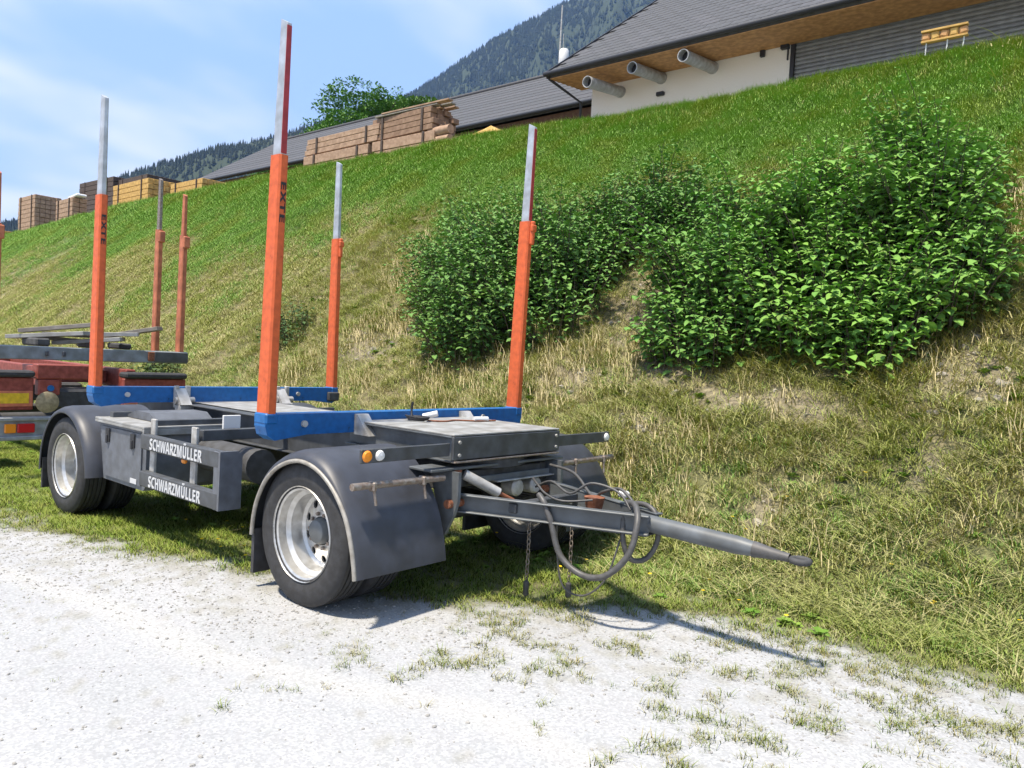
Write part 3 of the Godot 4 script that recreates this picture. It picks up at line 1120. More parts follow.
func bolster(parent: Node, x: float) -> void:
	var st := S()
	var y0 := 0.918
	var y1 := 1.085
	prism(st, [Vector2(-1.262, y1), Vector2(-1.262, y0 + 0.09), Vector2(-1.245, y0 + 0.035), Vector2(-1.19, y0 + 0.0), Vector2(-0.95, y0 + 0.03), Vector2(0.95, y0 + 0.03), Vector2(1.19, y0), Vector2(1.245, y0 + 0.035), Vector2(1.262, y0 + 0.09), Vector2(1.262, y1)], Vector3(x - 0.062, 0, 0), Vector3(0, 0, 1), Vector3(0, 1, 0), Vector3(0.124, 0, 0))
	var b := obj("bolster", st, M.blue, parent)
	for z in [-1.22, 1.22]:
		st = S()
		span(st, Vector3(x - 0.07, 1.02, z - 0.046), Vector3(x + 0.07, 1.094, z + 0.046), 0.012)
		obj("stake_socket", st, M.blue, b)
	for z in [0.52, -0.52]:
		st = S()
		prism(st, [Vector2(0, 0.935), Vector2(0.16, 0.935), Vector2(0.03, 1.075), Vector2(0, 1.075)], Vector3(x + 0.063, 0, z - 0.05), Vector3(1, 0, 0), Vector3(0, 1, 0), Vector3(0, 0, 0.10))
		obj("gusset", st, M.galv, b)
	for z in [0.98, -0.75]:
		st = S()
		tube(st, [Vector3(x + 0.06, 1.02, z), Vector3(x + 0.08, 1.02, z)], 0.022, 10)
		obj("bolt", st, M.galv, b)

func timber_trailer() -> void:
	var t := thing("timber_trailer", "grey two axle timber trailer with blue bolsters and orange stakes beside the gravel track", "trailer")
	var st := S()
	# main longitudinal beams: web and two flanges each
	for z in [0.43, -0.43]:
		span(st, Vector3(-4.15, 0.70, z - 0.006), Vector3(-0.30, 0.925, z + 0.006), 0.002)
		span(st, Vector3(-4.15, 0.925, z - 0.06), Vector3(-0.30, 0.937, z + 0.06), 0.003)
		span(st, Vector3(-4.15, 0.688, z - 0.06), Vector3(-0.30, 0.70, z + 0.06), 0.003)
	for x in [-4.1, -3.3, -2.3, -1.4, -0.5]:
		span(st, Vector3(x - 0.04, 0.72, -0.42), Vector3(x + 0.04, 0.90, 0.42), 0.004)
	for x in [-3.05, -2.3, -1.55]:
		span(st, Vector3(x - 0.03, 0.80, 0.44), Vector3(x + 0.03, 0.88, 1.14), 0.004)
		span(st, Vector3(x - 0.03, 0.80, -1.14), Vector3(x + 0.03, 0.88, -0.44), 0.004)
	obj("chassis_frame", st, M.frame, t)
	st = S()
	span(st, Vector3(-4.12, 0.940, -0.36), Vector3(-0.72, 0.948, 0.36), 0.003)
	obj("deck_plate", st, M.deck, t)
	# cover plates over the toolbox and beside the frame
	st = S()
	span(st, Vector3(-3.14, 0.815, 0.50), Vector3(-2.24, 0.835, 1.235), 0.004)
	span(st, Vector3(-2.262, 0.765, 0.50), Vector3(-2.24, 0.815, 1.235), 0.003)
	span(st, Vector3(-3.14, 0.795, 1.222), Vector3(-2.265, 0.815, 1.235), 0.003)
	obj("cover_plate", st, M.deck, t)
	st = S()
	prism(st, [Vector2(-3.1, 0.84), Vector2(-2.85, 0.905), Vector2(-2.62, 0.905), Vector2(-2.5, 0.84)], Vector3(0, 0, 0.52), Vector3(1, 0, 0), Vector3(0, 1, 0), Vector3(0, 0, 0.5))
	obj("cover_plate", st, M.box, t)
	st = S()
	span(st, Vector3(-1.62, 0.865, 0.80), Vector3(-1.60, 0.975, 0.94), 0.003)
	obj("number_plate", st, M.white, t)
	# dark air tanks and boxes slung under the frame
	st = S()
	tube(st, [Vector3(-2.2, 0.60, 0.72), Vector3(-1.42, 0.60, 0.72)], 0.13, 16)
	obj("air_tank", st, M.under, t)
	st = S()
	tube(st, [Vector3(-2.15, 0.58, -0.65), Vector3(-1.15, 0.58, -0.65)], 0.14, 16)
	obj("air_tank", st, M.under, t)
	st = S()
	span(st, Vector3(-2.9, 0.48, -0.35), Vector3(-2.1, 0.69, 0.35), 0.02)
	obj("battery_box", st, M.under, t)

	# axles, springs
	for x in [-0.11, -3.69]:
		st = S()
		var ay := 0.413 if x > -1.0 else 0.345
		tube(st, [Vector3(x, ay, -0.9), Vector3(x, ay, 0.9)], 0.065, 12)
		for z in [-0.45, 0.45]:
			for k in 4:
				bar(st, Vector3(x - 0.50 + 0.06 * k, 0.56 - 0.02 * k, z), Vector3(x + 0.50 - 0.06 * k, 0.56 - 0.02 * k, z), 0.018, 0.07)
			box(st, Vector3(x, (ay + 0.56) * 0.5, z), Vector3(0.14, 0.56 - ay, 0.10), 0.01)
		obj("axle", st, M.under, t)
		for sd in [1.0, -1.0]:
			var wy := 0.413 if x > -1.0 else 0.345
			wheel(t, Vector3(x - 0.01, wy, 1.155 * sd), sd, 0.43, 0.282, true)
			wheel(t, Vector3(x - 0.01, wy, 0.885 * sd), -sd, 0.43, 0.282, false)
	fender(t, -0.0, 1.0, true, true)
	fender(t, -0.0, -1.0, false, true)
	fender(t, -3.58, 1.0, false, false)
	fender(t, -3.58, -1.0, false, false)
	# fender stays
	st = S()
	for sd in [1.0, -1.0]:
		tube(st, [Vector3(0.385, 0.772, 1.30 * sd), Vector3(0.385, 0.765, 0.60 * sd)], 0.021, 12)
		for z in [1.16, 0.78]:
			tube(st, [Vector3(0.40, 0.765, z * sd), Vector3(0.415, 0.66, (z - 0.01) * sd)], 0.009, 8)
			box(st, Vector3(0.39, 0.765, z * sd), Vector3(0.055, 0.055, 0.03), 0.008)
		tube(st, [Vector3(-3.05, 0.72, 1.2 * sd), Vector3(-3.05, 0.72, 0.5 * sd)], 0.02, 10)
	obj("fender_stay", st, M.steel, t)

	# toolbox on the near side
	st = S()
	prism(st, [Vector2(-3.14, 0.79), Vector2(-3.03, 0.325), Vector2(-2.30, 0.325), Vector2(-2.27, 0.36), Vector2(-2.27, 0.79)], Vector3(0, 0, 0.62), Vector3(1, 0, 0), Vector3(0, 1, 0), Vector3(0, 0, 0.575))
	var tb := obj("toolbox", st, M.box, t)
	st = S()
	prism(st, [Vector2(-3.08, 0.765), Vector2(-2.985, 0.36), Vector2(-2.33, 0.36), Vector2(-2.33, 0.765)], Vector3(0, 0, 1.196), Vector3(1, 0, 0), Vector3(0, 1, 0), Vector3(0, 0, 0.012))
	obj("lid", st, M.box, tb)
	for x in [-2.93, -2.47]:
		st = S()
		box(st, Vector3(x, 0.70, 1.214), Vector3(0.07, 0.11, 0.014), 0.006)
		box(st, Vector3(x, 0.67, 1.224), Vector3(0.03, 0.07, 0.012), 0.004)
		obj("latch", st, M.black, tb)
	st = S()
	box(st, Vector3(-2.44, 0.385, 1.2125), Vector3(0.11, 0.04, 0.003), 0.001)
	obj("sticker", st, M.letter, tb)

	# side guard
	var g := Node3D.new()
	g.name = "side_guard"
	t.add_child(g)
	for y in [0.725, 0.44]:
		st = S()
		span(st, Vector3(-2.26, y - 0.058, 1.225), Vector3(-1.10, y + 0.058, 1.25), 0.008)
		span(st, Vector3(-2.26, y + 0.046, 1.19), Vector3(-1.11, y + 0.058, 1.225), 0.003)
		span(st, Vector3(-2.26, y - 0.058, 1.19), Vector3(-1.11, y - 0.046, 1.225), 0.003)
		obj("guard_rail", st, M.frame, g)
		text(g, "lettering", "SCHWARZMÜLLER", M.letter, 0.082, Transform3D(Basis(), Vector3(-1.71, y - 0.006, 1.252)), 0.004, 0.80)
	st = S()
	prism(st, [Vector2(1.25, 0.382), Vector2(1.25, 0.783), Vector2(1.12, 0.783), Vector2(1.085, 0.75), Vector2(1.085, 0.382)], Vector3(-1.10, 0, 0), Vector3(0, 0, 1), Vector3(0, 1, 0), Vector3(0.022, 0, 0))
	span(st, Vector3(-1.165, 0.382, 1.225), Vector3(-1.10, 0.783, 1.249), 0.004)
	obj("end_plate", st, M.box, g)
	for x in [-2.19, -1.56]:
		st = S()
		span(st, Vector3(x - 0.035, 0.38, 1.165), Vector3(x + 0.035, 0.90, 1.19), 0.005)
		obj("guard_post", st, M.galv, g)
	st = S()
	box(st, Vector3(-1.66, 0.645, 1.20), Vector3(0.05, 0.035, 0.03), 0.01)
	obj("side_marker", st, M.amber, g)
	# plain guard on the bank side
	st = S()
	span(st, Vector3(-2.9, 0.667, -1.25), Vector3(-1.10, 0.783, -1.225), 0.008)
	span(st, Vector3(-2.9, 0.382, -1.25), Vector3(-1.10, 0.498, -1.225), 0.008)
	for x in [-2.6, -1.56]:
		span(st, Vector3(x - 0.035, 0.38, -1.19), Vector3(x + 0.035, 0.90, -1.165), 0.005)
	obj("rear_side_guard", st, M.frame, t)

	bolster(t, -0.6)
	bolster(t, -3.2)
	# chain tensioners on the rear bolster
	for z in [0.50, -0.55]:
		st = S()
		span(st, Vector3(-3.13, 0.90, z - 0.075), Vector3(-3.10, 1.10, z - 0.03), 0.006)
		span(st, Vector3(-3.13, 0.90, z + 0.03), Vector3(-3.10, 1.10, z + 0.075), 0.006)
		tube(st, [Vector3(-3.07, 0.97, z - 0.09), Vector3(-3.07, 0.97, z + 0.09)], 0.03, 10)
		box(st, Vector3(-3.06, 0.905, z), Vector3(0.10, 0.06, 0.14), 0.01)
		obj("chain_tensioner", st, M.galv, t)
	st = S()
	span(st, Vector3(-3.27, 0.945, -1.26), Vector3(-3.10, 1.04, -1.12), 0.01)
	obj("bracket", st, M.under, t)
	for a in [[-0.6, 1.22, true, true, false, -0.016], [-3.2, 1.22, false, true, false, 0.002], [-0.6, -1.22, true, false, true, -0.019], [-3.2, -1.22, false, false, true, 0.016]]:
		stake(t, Vector3(a[0], 1.07, a[1]), a[2], a[3], a[4], a[5])

	# front platform over the turntable
	st = S()
	span(st, Vector3(-0.52, 1.018, -0.545), Vector3(0.405, 1.03, 0.545), 0.003)
	obj("platform_plate", st, M.deck, t)
	st = S()
	for z in [0.50, -0.50]:
		span(st, Vector3(-0.66, 0.865, z - 0.005), Vector3(0.385, 1.005, z + 0.005), 0.002)
		span(st, Vector3(-0.66, 1.005, z - 0.045), Vector3(0.385, 1.017, z + 0.045), 0.003)
		span(st, Vector3(-0.66, 0.853, z - 0.045), Vector3(0.385, 0.865, z + 0.045), 0.003)
	obj("platform_rail", st, M.frame_light, t)
	st = S()
	span(st, Vector3(0.388, 0.868, -0.55), Vector3(0.408, 1.014, 0.55), 0.005)
	obj("platform_front", st, M.frame, t)
	st = S()
	span(st, Vector3(0.30, 0.850, -0.54), Vector3(0.42, 0.862, 0.54), 0.003)
	obj("platform_lip", st, M.steel, t)
	st = S()
	for p in [Vector3(0.41, 0.90, 0.50), Vector3(0.41, 0.98, 0.50), Vector3(0.41, 0.90, -0.50), Vector3(0.41, 0.98, -0.50)]:
		tube(st, [p, p + Vector3(0.012, 0, 0)], 0.011, 6)
	obj("bolt_heads", st, M.galv, t)
	# lamp arms on both sides
	for sd in [1.0, -1.0]:
		st = S()
		span(st, Vector3(0.365, 0.895, 0.552 * sd), Vector3(0.385, 0.975, 1.245 * sd), 0.004)
		span(st, Vector3(0.33, 0.895, 0.552 * sd), Vector3(0.364, 0.903, 1.20 * sd), 0.003)
		var la := obj("lamp_arm", st, M.frame, t)
		if sd > 0:
			st = S()
			lathe(st, [Vector2(0.0, 0.016), Vector2(0.026, 0.012), Vector2(0.034, 0.0)], 16, Transform3D(Basis(Vector3(0, 0, 1), -PI / 2), Vector3(0.386, 0.935, 1.205)))
			obj("amber_reflector", st, M.amber, la)
		st = S()
		lathe(st, [Vector2(0.0, 0.020), Vector2(0.024, 0.015), Vector2(0.032, 0.0)], 16, Transform3D(Basis(Vector3(0, 0, 1), -PI / 2).scaled(Vector3(1, 1, 1)), Vector3(0.386, 0.935, 1.115 if sd > 0 else -1.20)))
		obj("front_marker", st, M.white, la)
	# turntable and front bogie frame
	st = S()
	lathe(st, [Vector2(0.46, 0.79), Vector2(0.52, 0.79), Vector2(0.52, 0.845), Vector2(0.44, 0.845), Vector2(0.44, 0.79)], 40, Transform3D(Basis(), Vector3(-0.11, 0, 0)))
	obj("turntable_ring", st, M.under, t)
	st = S()
	for z in [0.46, -0.46]:
		span(st, Vector3(-0.72, 0.66, z - 0.035), Vector3(0.34, 0.785, z + 0.035), 0.006)
	for x in [-0.6, -0.11, 0.30]:
		span(st, Vector3(x - 0.04, 0.68, -0.425), Vector3(x + 0.04, 0.78, 0.425), 0.006)
	obj("bogie_frame", st, M.under, t)
	st = S()
	span(st, Vector3(0.20, 0.805, -0.62), Vector3(0.40, 0.822, 0.72), 0.004)
	span(st, Vector3(0.355, 0.70, -0.50), Vector3(0.37, 0.74, 0.35), 0.004)
	obj("cross_plate", st, M.frame_light, t)
	st = S()
	span(st, Vector3(0.28, 0.692, -0.56), Vector3(0.40, 0.70, 0.1), 0.003)
	obj("valve_shelf", st, M.galv, t)
	for z in [-0.14, -0.34]:
		st = S()
		lathe(st, [Vector2(0, -0.07), Vector2(0.05, -0.068), Vector2(0.062, -0.05), Vector2(0.062, 0.04), Vector2(0.05, 0.055), Vector2(0, 0.058)], 16, Transform3D(Basis(Vector3(0, 0, 1), -PI / 2), Vector3(0.33, 0.632, z)))
		obj("brake_cylinder", st, M.galv, t)
	# damper strut
	st = S()
	tube(st, [Vector3(0.40, 0.775, 0.43), Vector3(0.52, 0.655, 0.23)], 0.033, 12)
	var da := obj("damper", st, M.galv, t)
	st = S()
	tube(st, [Vector3(0.52, 0.655, 0.23), Vector3(0.57, 0.605, 0.14)], 0.015, 8)
	tube(st, [Vector3(0.39, 0.785, 0.45), Vector3(0.36, 0.80, 0.48)], 0.02, 8)
	obj("damper_rod", st, M.rusty, da)
	# hanger brackets that carry the drawbar
	for z in [0.53, -0.53]:
		st = S()
		prism(st, [Vector2(0.20, 0.80), Vector2(0.46, 0.80), Vector2(0.46, 0.62), Vector2(0.43, 0.53), Vector2(0.36, 0.40), Vector2(0.29, 0.40), Vector2(0.27, 0.60)], Vector3(0, 0, z - 0.012), Vector3(1, 0, 0), Vector3(0, 1, 0), Vector3(0, 0, 0.024))
		var hb := obj("hanger_bracket", st, M.frame_light, t)
		st = S()
		tube(st, [Vector3(0.40, 0.60, z + 0.045 * signf(z)), Vector3(0.40, 0.60, z - 0.13 * signf(z))], 0.028, 10)
		obj("pivot_pin", st, M.rusty, hb)

	# A-shaped drawbar
	var db := Node3D.new()
	db.name = "drawbar"
	t.add_child(db)
	for sd in [1.0, -1.0]:
		st = S()
		var a := Vector3(0.40, 0.60, 0.47 * sd)
		var b := Vector3(1.52, 0.605, 0.058 * sd)
		var bs := along(b - a)
		var len_ab := a.distance_to(b)
		var mid := (a + b) * 0.5
		var o := bs.z * (1.0 if bs.z.z * sd > 0.0 else -1.0)
		box(st, mid - o * 0.020, Vector3(len_ab, 0.10, 0.008), 0.002, bs)
		box(st, mid + Vector3(0, 0.052, 0), Vector3(len_ab, 0.010, 0.055), 0.003, bs)
		box(st, mid - Vector3(0, 0.052, 0), Vector3(len_ab, 0.010, 0.055), 0.003, bs)
		obj("drawbar_arm", st, M.frame_light, db)
	st = S()
	prism(st, [Vector2(0.98, -0.24), Vector2(1.50, -0.06), Vector2(1.50, 0.06), Vector2(0.98, 0.24)], Vector3(0, 0.535, 0), Vector3(1, 0, 0), Vector3(0, 0, 1), Vector3(0, 0.008, 0))
	span(st, Vector3(0.70, 0.575, -0.345), Vector3(0.76, 0.635, 0.345), 0.006)
	obj("drawbar_web", st, M.frame, db)
	st = S()
	lathe(st, [Vector2(0.0, 0.0), Vector2(0.050, 0.0), Vector2(0.050, 0.60), Vector2(0.047, 0.64), Vector2(0.042, 0.67), Vector2(0.040, 0.70)], 20, Transform3D(Basis(Vector3(0, 0, 1), -PI / 2 - 0.035), Vector3(1.42, 0.607, 0)))
	obj("drawbar_tube", st, M.frame_light, db)
	st = S()
	lathe(st, [Vector2(0.044, 0.0), Vector2(0.036, 0.06), Vector2(0.026, 0.14), Vector2(0.023, 0.19)], 16, Transform3D(Basis(Vector3(0, 0, 1), -PI / 2 - 0.035), Vector3(2.12, 0.582, 0)))
	obj("eye_shank", st, M.worn_steel, db)
	st = S()
	var eye := []
	for k in 25:
		var a := TAU * k / 24.0
		eye.append(Vector3(2.365 + 0.042 * cos(a), 0.572, 0.042 * sin(a)))
	tube(st, eye, 0.0175, 10, false)
	obj("towing_eye", st, M.under, db)
	# coupling box on the drawbar
	st = S()
	lathe(st, [Vector2(0.0, 0.0), Vector2(0.05, 0.0), Vector2(0.066, 0.075), Vector2(0.0, 0.078)], 14, Transform3D(Basis(), Vector3(1.06, 0.61, -0.06)))
	obj("coupling_cup", st, M.rusty, db)
	st = S()
	box(st, Vector3(1.22, 0.72, -0.14), Vector3(0.07, 0.04, 0.05), 0.012)
	obj("plug_cap", st, M.white, db)

	# hoses and cables
	for h in [
		[0.019, [Vector3(0.86, 0.70, 0.25), Vector3(0.92, 0.66, 0.27), Vector3(0.98, 0.55, 0.27), Vector3(1.05, 0.37, 0.26), Vector3(1.20, 0.285, 0.25), Vector3(1.36, 0.31, 0.24), Vector3(1.48, 0.45, 0.20), Vector3(1.49, 0.62, 0.14), Vector3(1.42, 0.70, 0.05), Vector3(1.30, 0.69, -0.06)]],
		[0.016, [Vector3(1.30, 0.68, -0.10), Vector3(1.42, 0.69, -0.08), Vector3(1.50, 0.64, -0.06), Vector3(1.52, 0.50, -0.05), Vector3(1.47, 0.39, -0.02), Vector3(1.41, 0.39, 0.06), Vector3(1.38, 0.50, 0.10), Vector3(1.36, 0.66, 0.08)]],
		[0.010, [Vector3(0.45, 0.78, -0.40), Vector3(0.70, 0.76, -0.34), Vector3(0.95, 0.66, -0.20), Vector3(1.10, 0.72, -0.10), Vector3(1.25, 0.76, -0.06), Vector3(1.38, 0.68, -0.03)]],
		[0.008, [Vector3(0.60, 0.68, -0.05), Vector3(0.75, 0.74, -0.02), Vector3(0.95, 0.70, 0.05), Vector3(1.08, 0.78, 0.02), Vector3(1.25, 0.75, -0.02), Vector3(1.36, 0.66, 0.0)]],
		[0.007, [Vector3(0.52, 0.72, -0.12), Vector3(0.66, 0.72, 0.02), Vector3(0.80, 0.68, 0.10), Vector3(0.95, 0.66, 0.12), Vector3(1.10, 0.68, 0.02)]],
		[0.006, [Vector3(0.97, 0.58, 0.20), Vector3(0.98, 0.35, 0.19), Vector3(1.02, 0.16, 0.17), Vector3(1.16, 0.13, 0.15), Vector3(1.30, 0.26, 0.14), Vector3(1.36, 0.50, 0.10)]]]:
		st = S()
		tube(st, smooth_path(h[1], 6), h[0], 9)
		obj("hose", st, M.hose, t)
	# safety chains with hooks that hang to the ground
	for c in [Vector3(0.72, 0.50, 0.16), Vector3(0.92, 0.50, -0.02)]:
		st = S()
		var y: float = c.y
		var k := 0
		while y > 0.12:
			var link := []
			for i in 9:
				var a := TAU * i / 8.0
				var off := Vector3(cos(a) * 0.012, sin(a) * 0.021, 0)
				if k % 2:
					off = Vector3(0, off.y, off.x)
				link.append(Vector3(c.x + 0.012 * sin(y * 5.0), y, c.z) + off)
			tube(st, link, 0.0035, 5, false)
			y -= 0.032
			k += 1
		var ch := obj("safety_chain", st, M.steel, t)
		st = S()
		box(st, Vector3(c.x + 0.01, 0.075, c.z), Vector3(0.035, 0.10, 0.035), 0.01)
		obj("hook", st, M.under, ch)
	# cable lying on the platform
	st = S()
	var coil := []
	for k in 40:
		var a := k * 0.55
		coil.append(Vector3(-0.36 + (0.07 + 0.001 * k) * cos(a), 1.04 + 0.0006 * k, 0.14 + 0.06 * sin(a)))
	tube(st, coil, 0.007, 6)
	tube(st, smooth_path([Vector3(-0.42, 1.04, 0.14), Vector3(-0.45, 1.10, 0.12), Vector3(-0.44, 1.16, 0.12)], 4), 0.008, 6)
	obj("cable_coil", st, M.black, t)
	st = S()
	tube(st, smooth_path([Vector3(-0.30, 1.037, 0.10), Vector3(-0.22, 1.037, 0.0), Vector3(-0.26, 1.037, -0.15), Vector3(-0.16, 1.037, -0.28), Vector3(-0.14, 1.037, -0.46)], 6), 0.006, 6)
	obj("wire", st, M.rusty, t)
	st = S()
	tube(st, [Vector3(-0.40, 1.055, 0.05), Vector3(-0.32, 1.085, -0.02)], 0.022, 10)
	tube(st, [Vector3(-0.18, 1.05, -0.26), Vector3(-0.15, 1.05, -0.38)], 0.018, 10)
	obj("cable_plug", st, M.white, t)

# ---------------------------------------------------------------- the trailer parked behind
func parked_trailer() -> void:
	var t := thing("parked_trailer", "older red and grey timber trailer with weathered stakes, its tail lights facing the drawbar trailer", "trailer", Vector3(-6.6, 0, 0))
	# local x 0 at the bolster; the tail is at +0.9
	var st := S()
	span(st, Vector3(-0.07, 1.185, -1.29), Vector3(0.07, 1.345, 1.32), 0.01)
	var b := obj("bolster", st, M.beam_grey, t)
	st = S()
	span(st, Vector3(0.071, 1.20, -1.28), Vector3(0.10, 1.335, -0.82), 0.006)
	obj("stake_pocket", st, M.frame, b)
	st = S()
	span(st, Vector3(0.071, 1.21, -0.84), Vector3(0.094, 1.33, -0.74), 0.02)
	obj("lock_plate", st, M.rusty, b)
	for z in [0.28, 0.47]:
		st = S()
		box(st, Vector3(0.085, 1.265, z), Vector3(0.03, 0.06, 0.035), 0.008)
		obj("bolt", st, M.frame, b)
	for a in [[0.0, -1.20, 2.16, 1.60], [-0.72, -1.20, 2.45, 1.72], [0.0, 1.0, 2.00, 1.40]]:
		var s := Node3D.new()
		s.name = "stake"
		t.add_child(s, true)
		s.position = Vector3(a[0], 1.34, a[1])
		st = S()
		_taper(st, -0.05, a[3], Vector2(0.12, 0.075), Vector2(0.11, 0.07), 0.012, 0.0)
		obj("post", st, M.faded_orange, s)
		st = S()
		_taper(st, a[3] - 0.02, a[2], Vector2(0.075, 0.05), Vector2(0.06, 0.045), 0.008, 0.03)
		obj("extension", st, M.faded_orange if a[0] == 0.0 else M.steel, s)
		st = S()
		box(st, Vector3(0.06, a[3] - 0.10, -0.01), Vector3(0.05, 0.16, 0.09), 0.012)
		obj("lock_bracket", st, M.faded_orange, s)
	# red chassis
	st = S()
	for z in [0.43, -0.43]:
		span(st, Vector3(-7.0, 0.86, z - 0.06), Vector3(0.30, 1.10, z + 0.06), 0.01)
	for x in [-6.5, -4.0, -2.0, -0.3]:
		span(st, Vector3(x - 0.06, 0.90, -0.36), Vector3(x + 0.06, 1.06, 0.36), 0.01)
	obj("chassis_frame", st, M.red_paint, t)
	st = S()
	span(st, Vector3(0.76, 1.00, 0.22), Vector3(0.90, 1.165, 0.84), 0.012)
	span(st, Vector3(0.78, 0.82, 0.60), Vector3(0.90, 0.995, 0.82), 0.012)
	obj("tail_bracket", st, M.red_paint, t)
	st = S()
	tube(st, [Vector3(0.90, 0.90, 0.70), Vector3(0.915, 0.90, 0.70)], 0.035, 12)
	obj("blue_cap", st, M.blue, t)
	st = S()
	lathe(st, [Vector2(0, 0.03), Vector2(0.07, 0.028), Vector2(0.115, 0.01), Vector2(0.12, 0.0)], 20, Transform3D(Basis(Vector3(0, 0, 1), -PI / 2), Vector3(0.91, 0.745, 0.73)))
	obj("round_cover", st, mat(Color(0.40, 0.33, 0.20), 0.7, 0.0, T.dust, 4.0), t)
	for sd in [[0.86, 1.26], [-0.86, -0.10]]:
		var z0: float = minf(sd[0], sd[1])
		var z1: float = maxf(sd[0], sd[1])
		st = S()
		span(st, Vector3(0.72, 1.02, z0), Vector3(0.93, 1.09, z1), 0.02)
		obj("tail_buffer", st, M.rubber, t)
		st = S()
		span(st, Vector3(0.80, 0.66, z0), Vector3(0.88, 1.015, z1), 0.01)
		obj("tail_panel", st, M.red_paint, t)
		st = S()
		span(st, Vector3(0.885, 0.70, z0 + 0.01), Vector3(0.895, 0.87, z1 - 0.01), 0.003)
		var mp := obj("marker_plate", st, M.pale_red, t)
		st = S()
		span(st, Vector3(0.896, 0.735, z0 + 0.05), Vector3(0.901, 0.845, z1 - 0.03), 0.002)
		obj("yellow_field", st, M.yellow, mp)
	st = S()
	span(st, Vector3(0.80, 0.345, -1.24), Vector3(0.90, 0.585, 1.27), 0.012)
	span(st, Vector3(0.901, 0.545, -1.24), Vector3(0.94, 0.585, 1.27), 0.008)
	span(st, Vector3(0.901, 0.335, -1.24), Vector3(0.94, 0.38, 1.27), 0.008)
	obj("bumper_beam", st, M.bumper, t)
	for z in [1.0, -0.95]:
		st = S()
		span(st, Vector3(0.902, 0.415, z + 0.03), Vector3(0.93, 0.515, z + 0.14), 0.012)
		obj("turn_lamp", st, M.amber, t)
		st = S()
		span(st, Vector3(0.902, 0.415, z - 0.15), Vector3(0.93, 0.515, z + 0.02), 0.012)
		obj("tail_lamp", st, M.red_lens, t)
	for x in [-0.35, -1.65, -5.6]:
		for sd in [1.0, -1.0]:
			wheel(t, Vector3(x, 0.345, 1.03 * sd), sd, 0.45, 0.29, false)
	st = S()
	for x in [-0.35, -1.65, -5.6]:
		tube(st, [Vector3(x, 0.45, -0.9), Vector3(x, 0.45, 0.9)], 0.07, 10)
		box(st, Vector3(x + 0.3, 0.72, 0.0), Vector3(0.5, 0.24, 0.8), 0.03)
	obj("axle", st, M.under, t)
	# scrap boards lying across the trailer
	for k in 7:
		st = S()
		var z0: float = [0.62, 0.55, 0.35, 0.10, -0.35, 0.45, 0.2][k]
		var y: float = [1.44, 1.47, 1.50, 1.46, 1.47, 1.41, 1.39][k]
		bar(st, Vector3(-0.7 + 0.12 * (k % 4), y + 0.05 * (k % 2), z0), Vector3(0.05 - 0.15 * (k % 3), y + 0.09 * ((k + 1) % 3), z0 - 0.62 - 0.1 * (k % 2)), 0.05, 0.22)
		var sb := obj("scrap_board", st, M.old_board if k % 3 else M.deck)
		sb.position = Vector3(-6.6, 0, 0)
		sb.rotation = Vector3(0.0, 0.0, 0.0)
		tag(sb, ["wide weathered board sticking out of the scrap pile on the parked trailer", "grey board lying aslant across the scrap pile", "topmost grey board of the scrap pile", "pale metal sheet in the middle of the scrap pile", "grey board at the stake end of the scrap pile", "board wedged under the scrap pile", "lowest board of the scrap pile, resting on the bearers"][k], "board", "scrap boards on the parked trailer")
	st = S()
	box(st, Vector3(0, 0, 0), Vector3(0.5, 0.10, 0.16), 0.02)
	box(st, Vector3(0.1, 0, -0.6), Vector3(0.5, 0.10, 0.16), 0.02)
	box(st, Vector3(0, -0.01, -1.0), Vector3(0.4, 0.08, 0.16), 0.02)
	obj("bearer", st, M.under, t).position = Vector3(-0.35, 1.395, 0.45)

# ---------------------------------------------------------------- vegetation
func leaf_mesh() -> ArrayMesh:
	# a pointed oval leaf along +z, folded along its midrib and drooping towards the tip
	var st := S()
	var mid := [Vector3(0, 0, 0), Vector3(0, 0.03, 0.35), Vector3(0, 0.0, 0.7), Vector3(0, -0.14, 1.0)]
	var wd := [0.05, 0.33, 0.28, 0.0]
	for s in [-1.0, 1.0]:
		for i in 3:
			var a: Vector3 = mid[i]
			var b: Vector3 = mid[i + 1]
			var a2 := a + Vector3(s * wd[i], 0.35 * wd[i], 0.02)
			var b2 := b + Vector3(s * wd[i + 1], 0.35 * wd[i + 1], 0.0)
			var n := Vector3(-s * 0.3, 1, 0.15).normalized()
			if i > 0 or wd[i] > 0.0:
				emit(st, [a, a2, b2], [n, n, n])
			if i < 2:
				emit(st, [a, b2, b], [n, n, n])
	return st.commit()

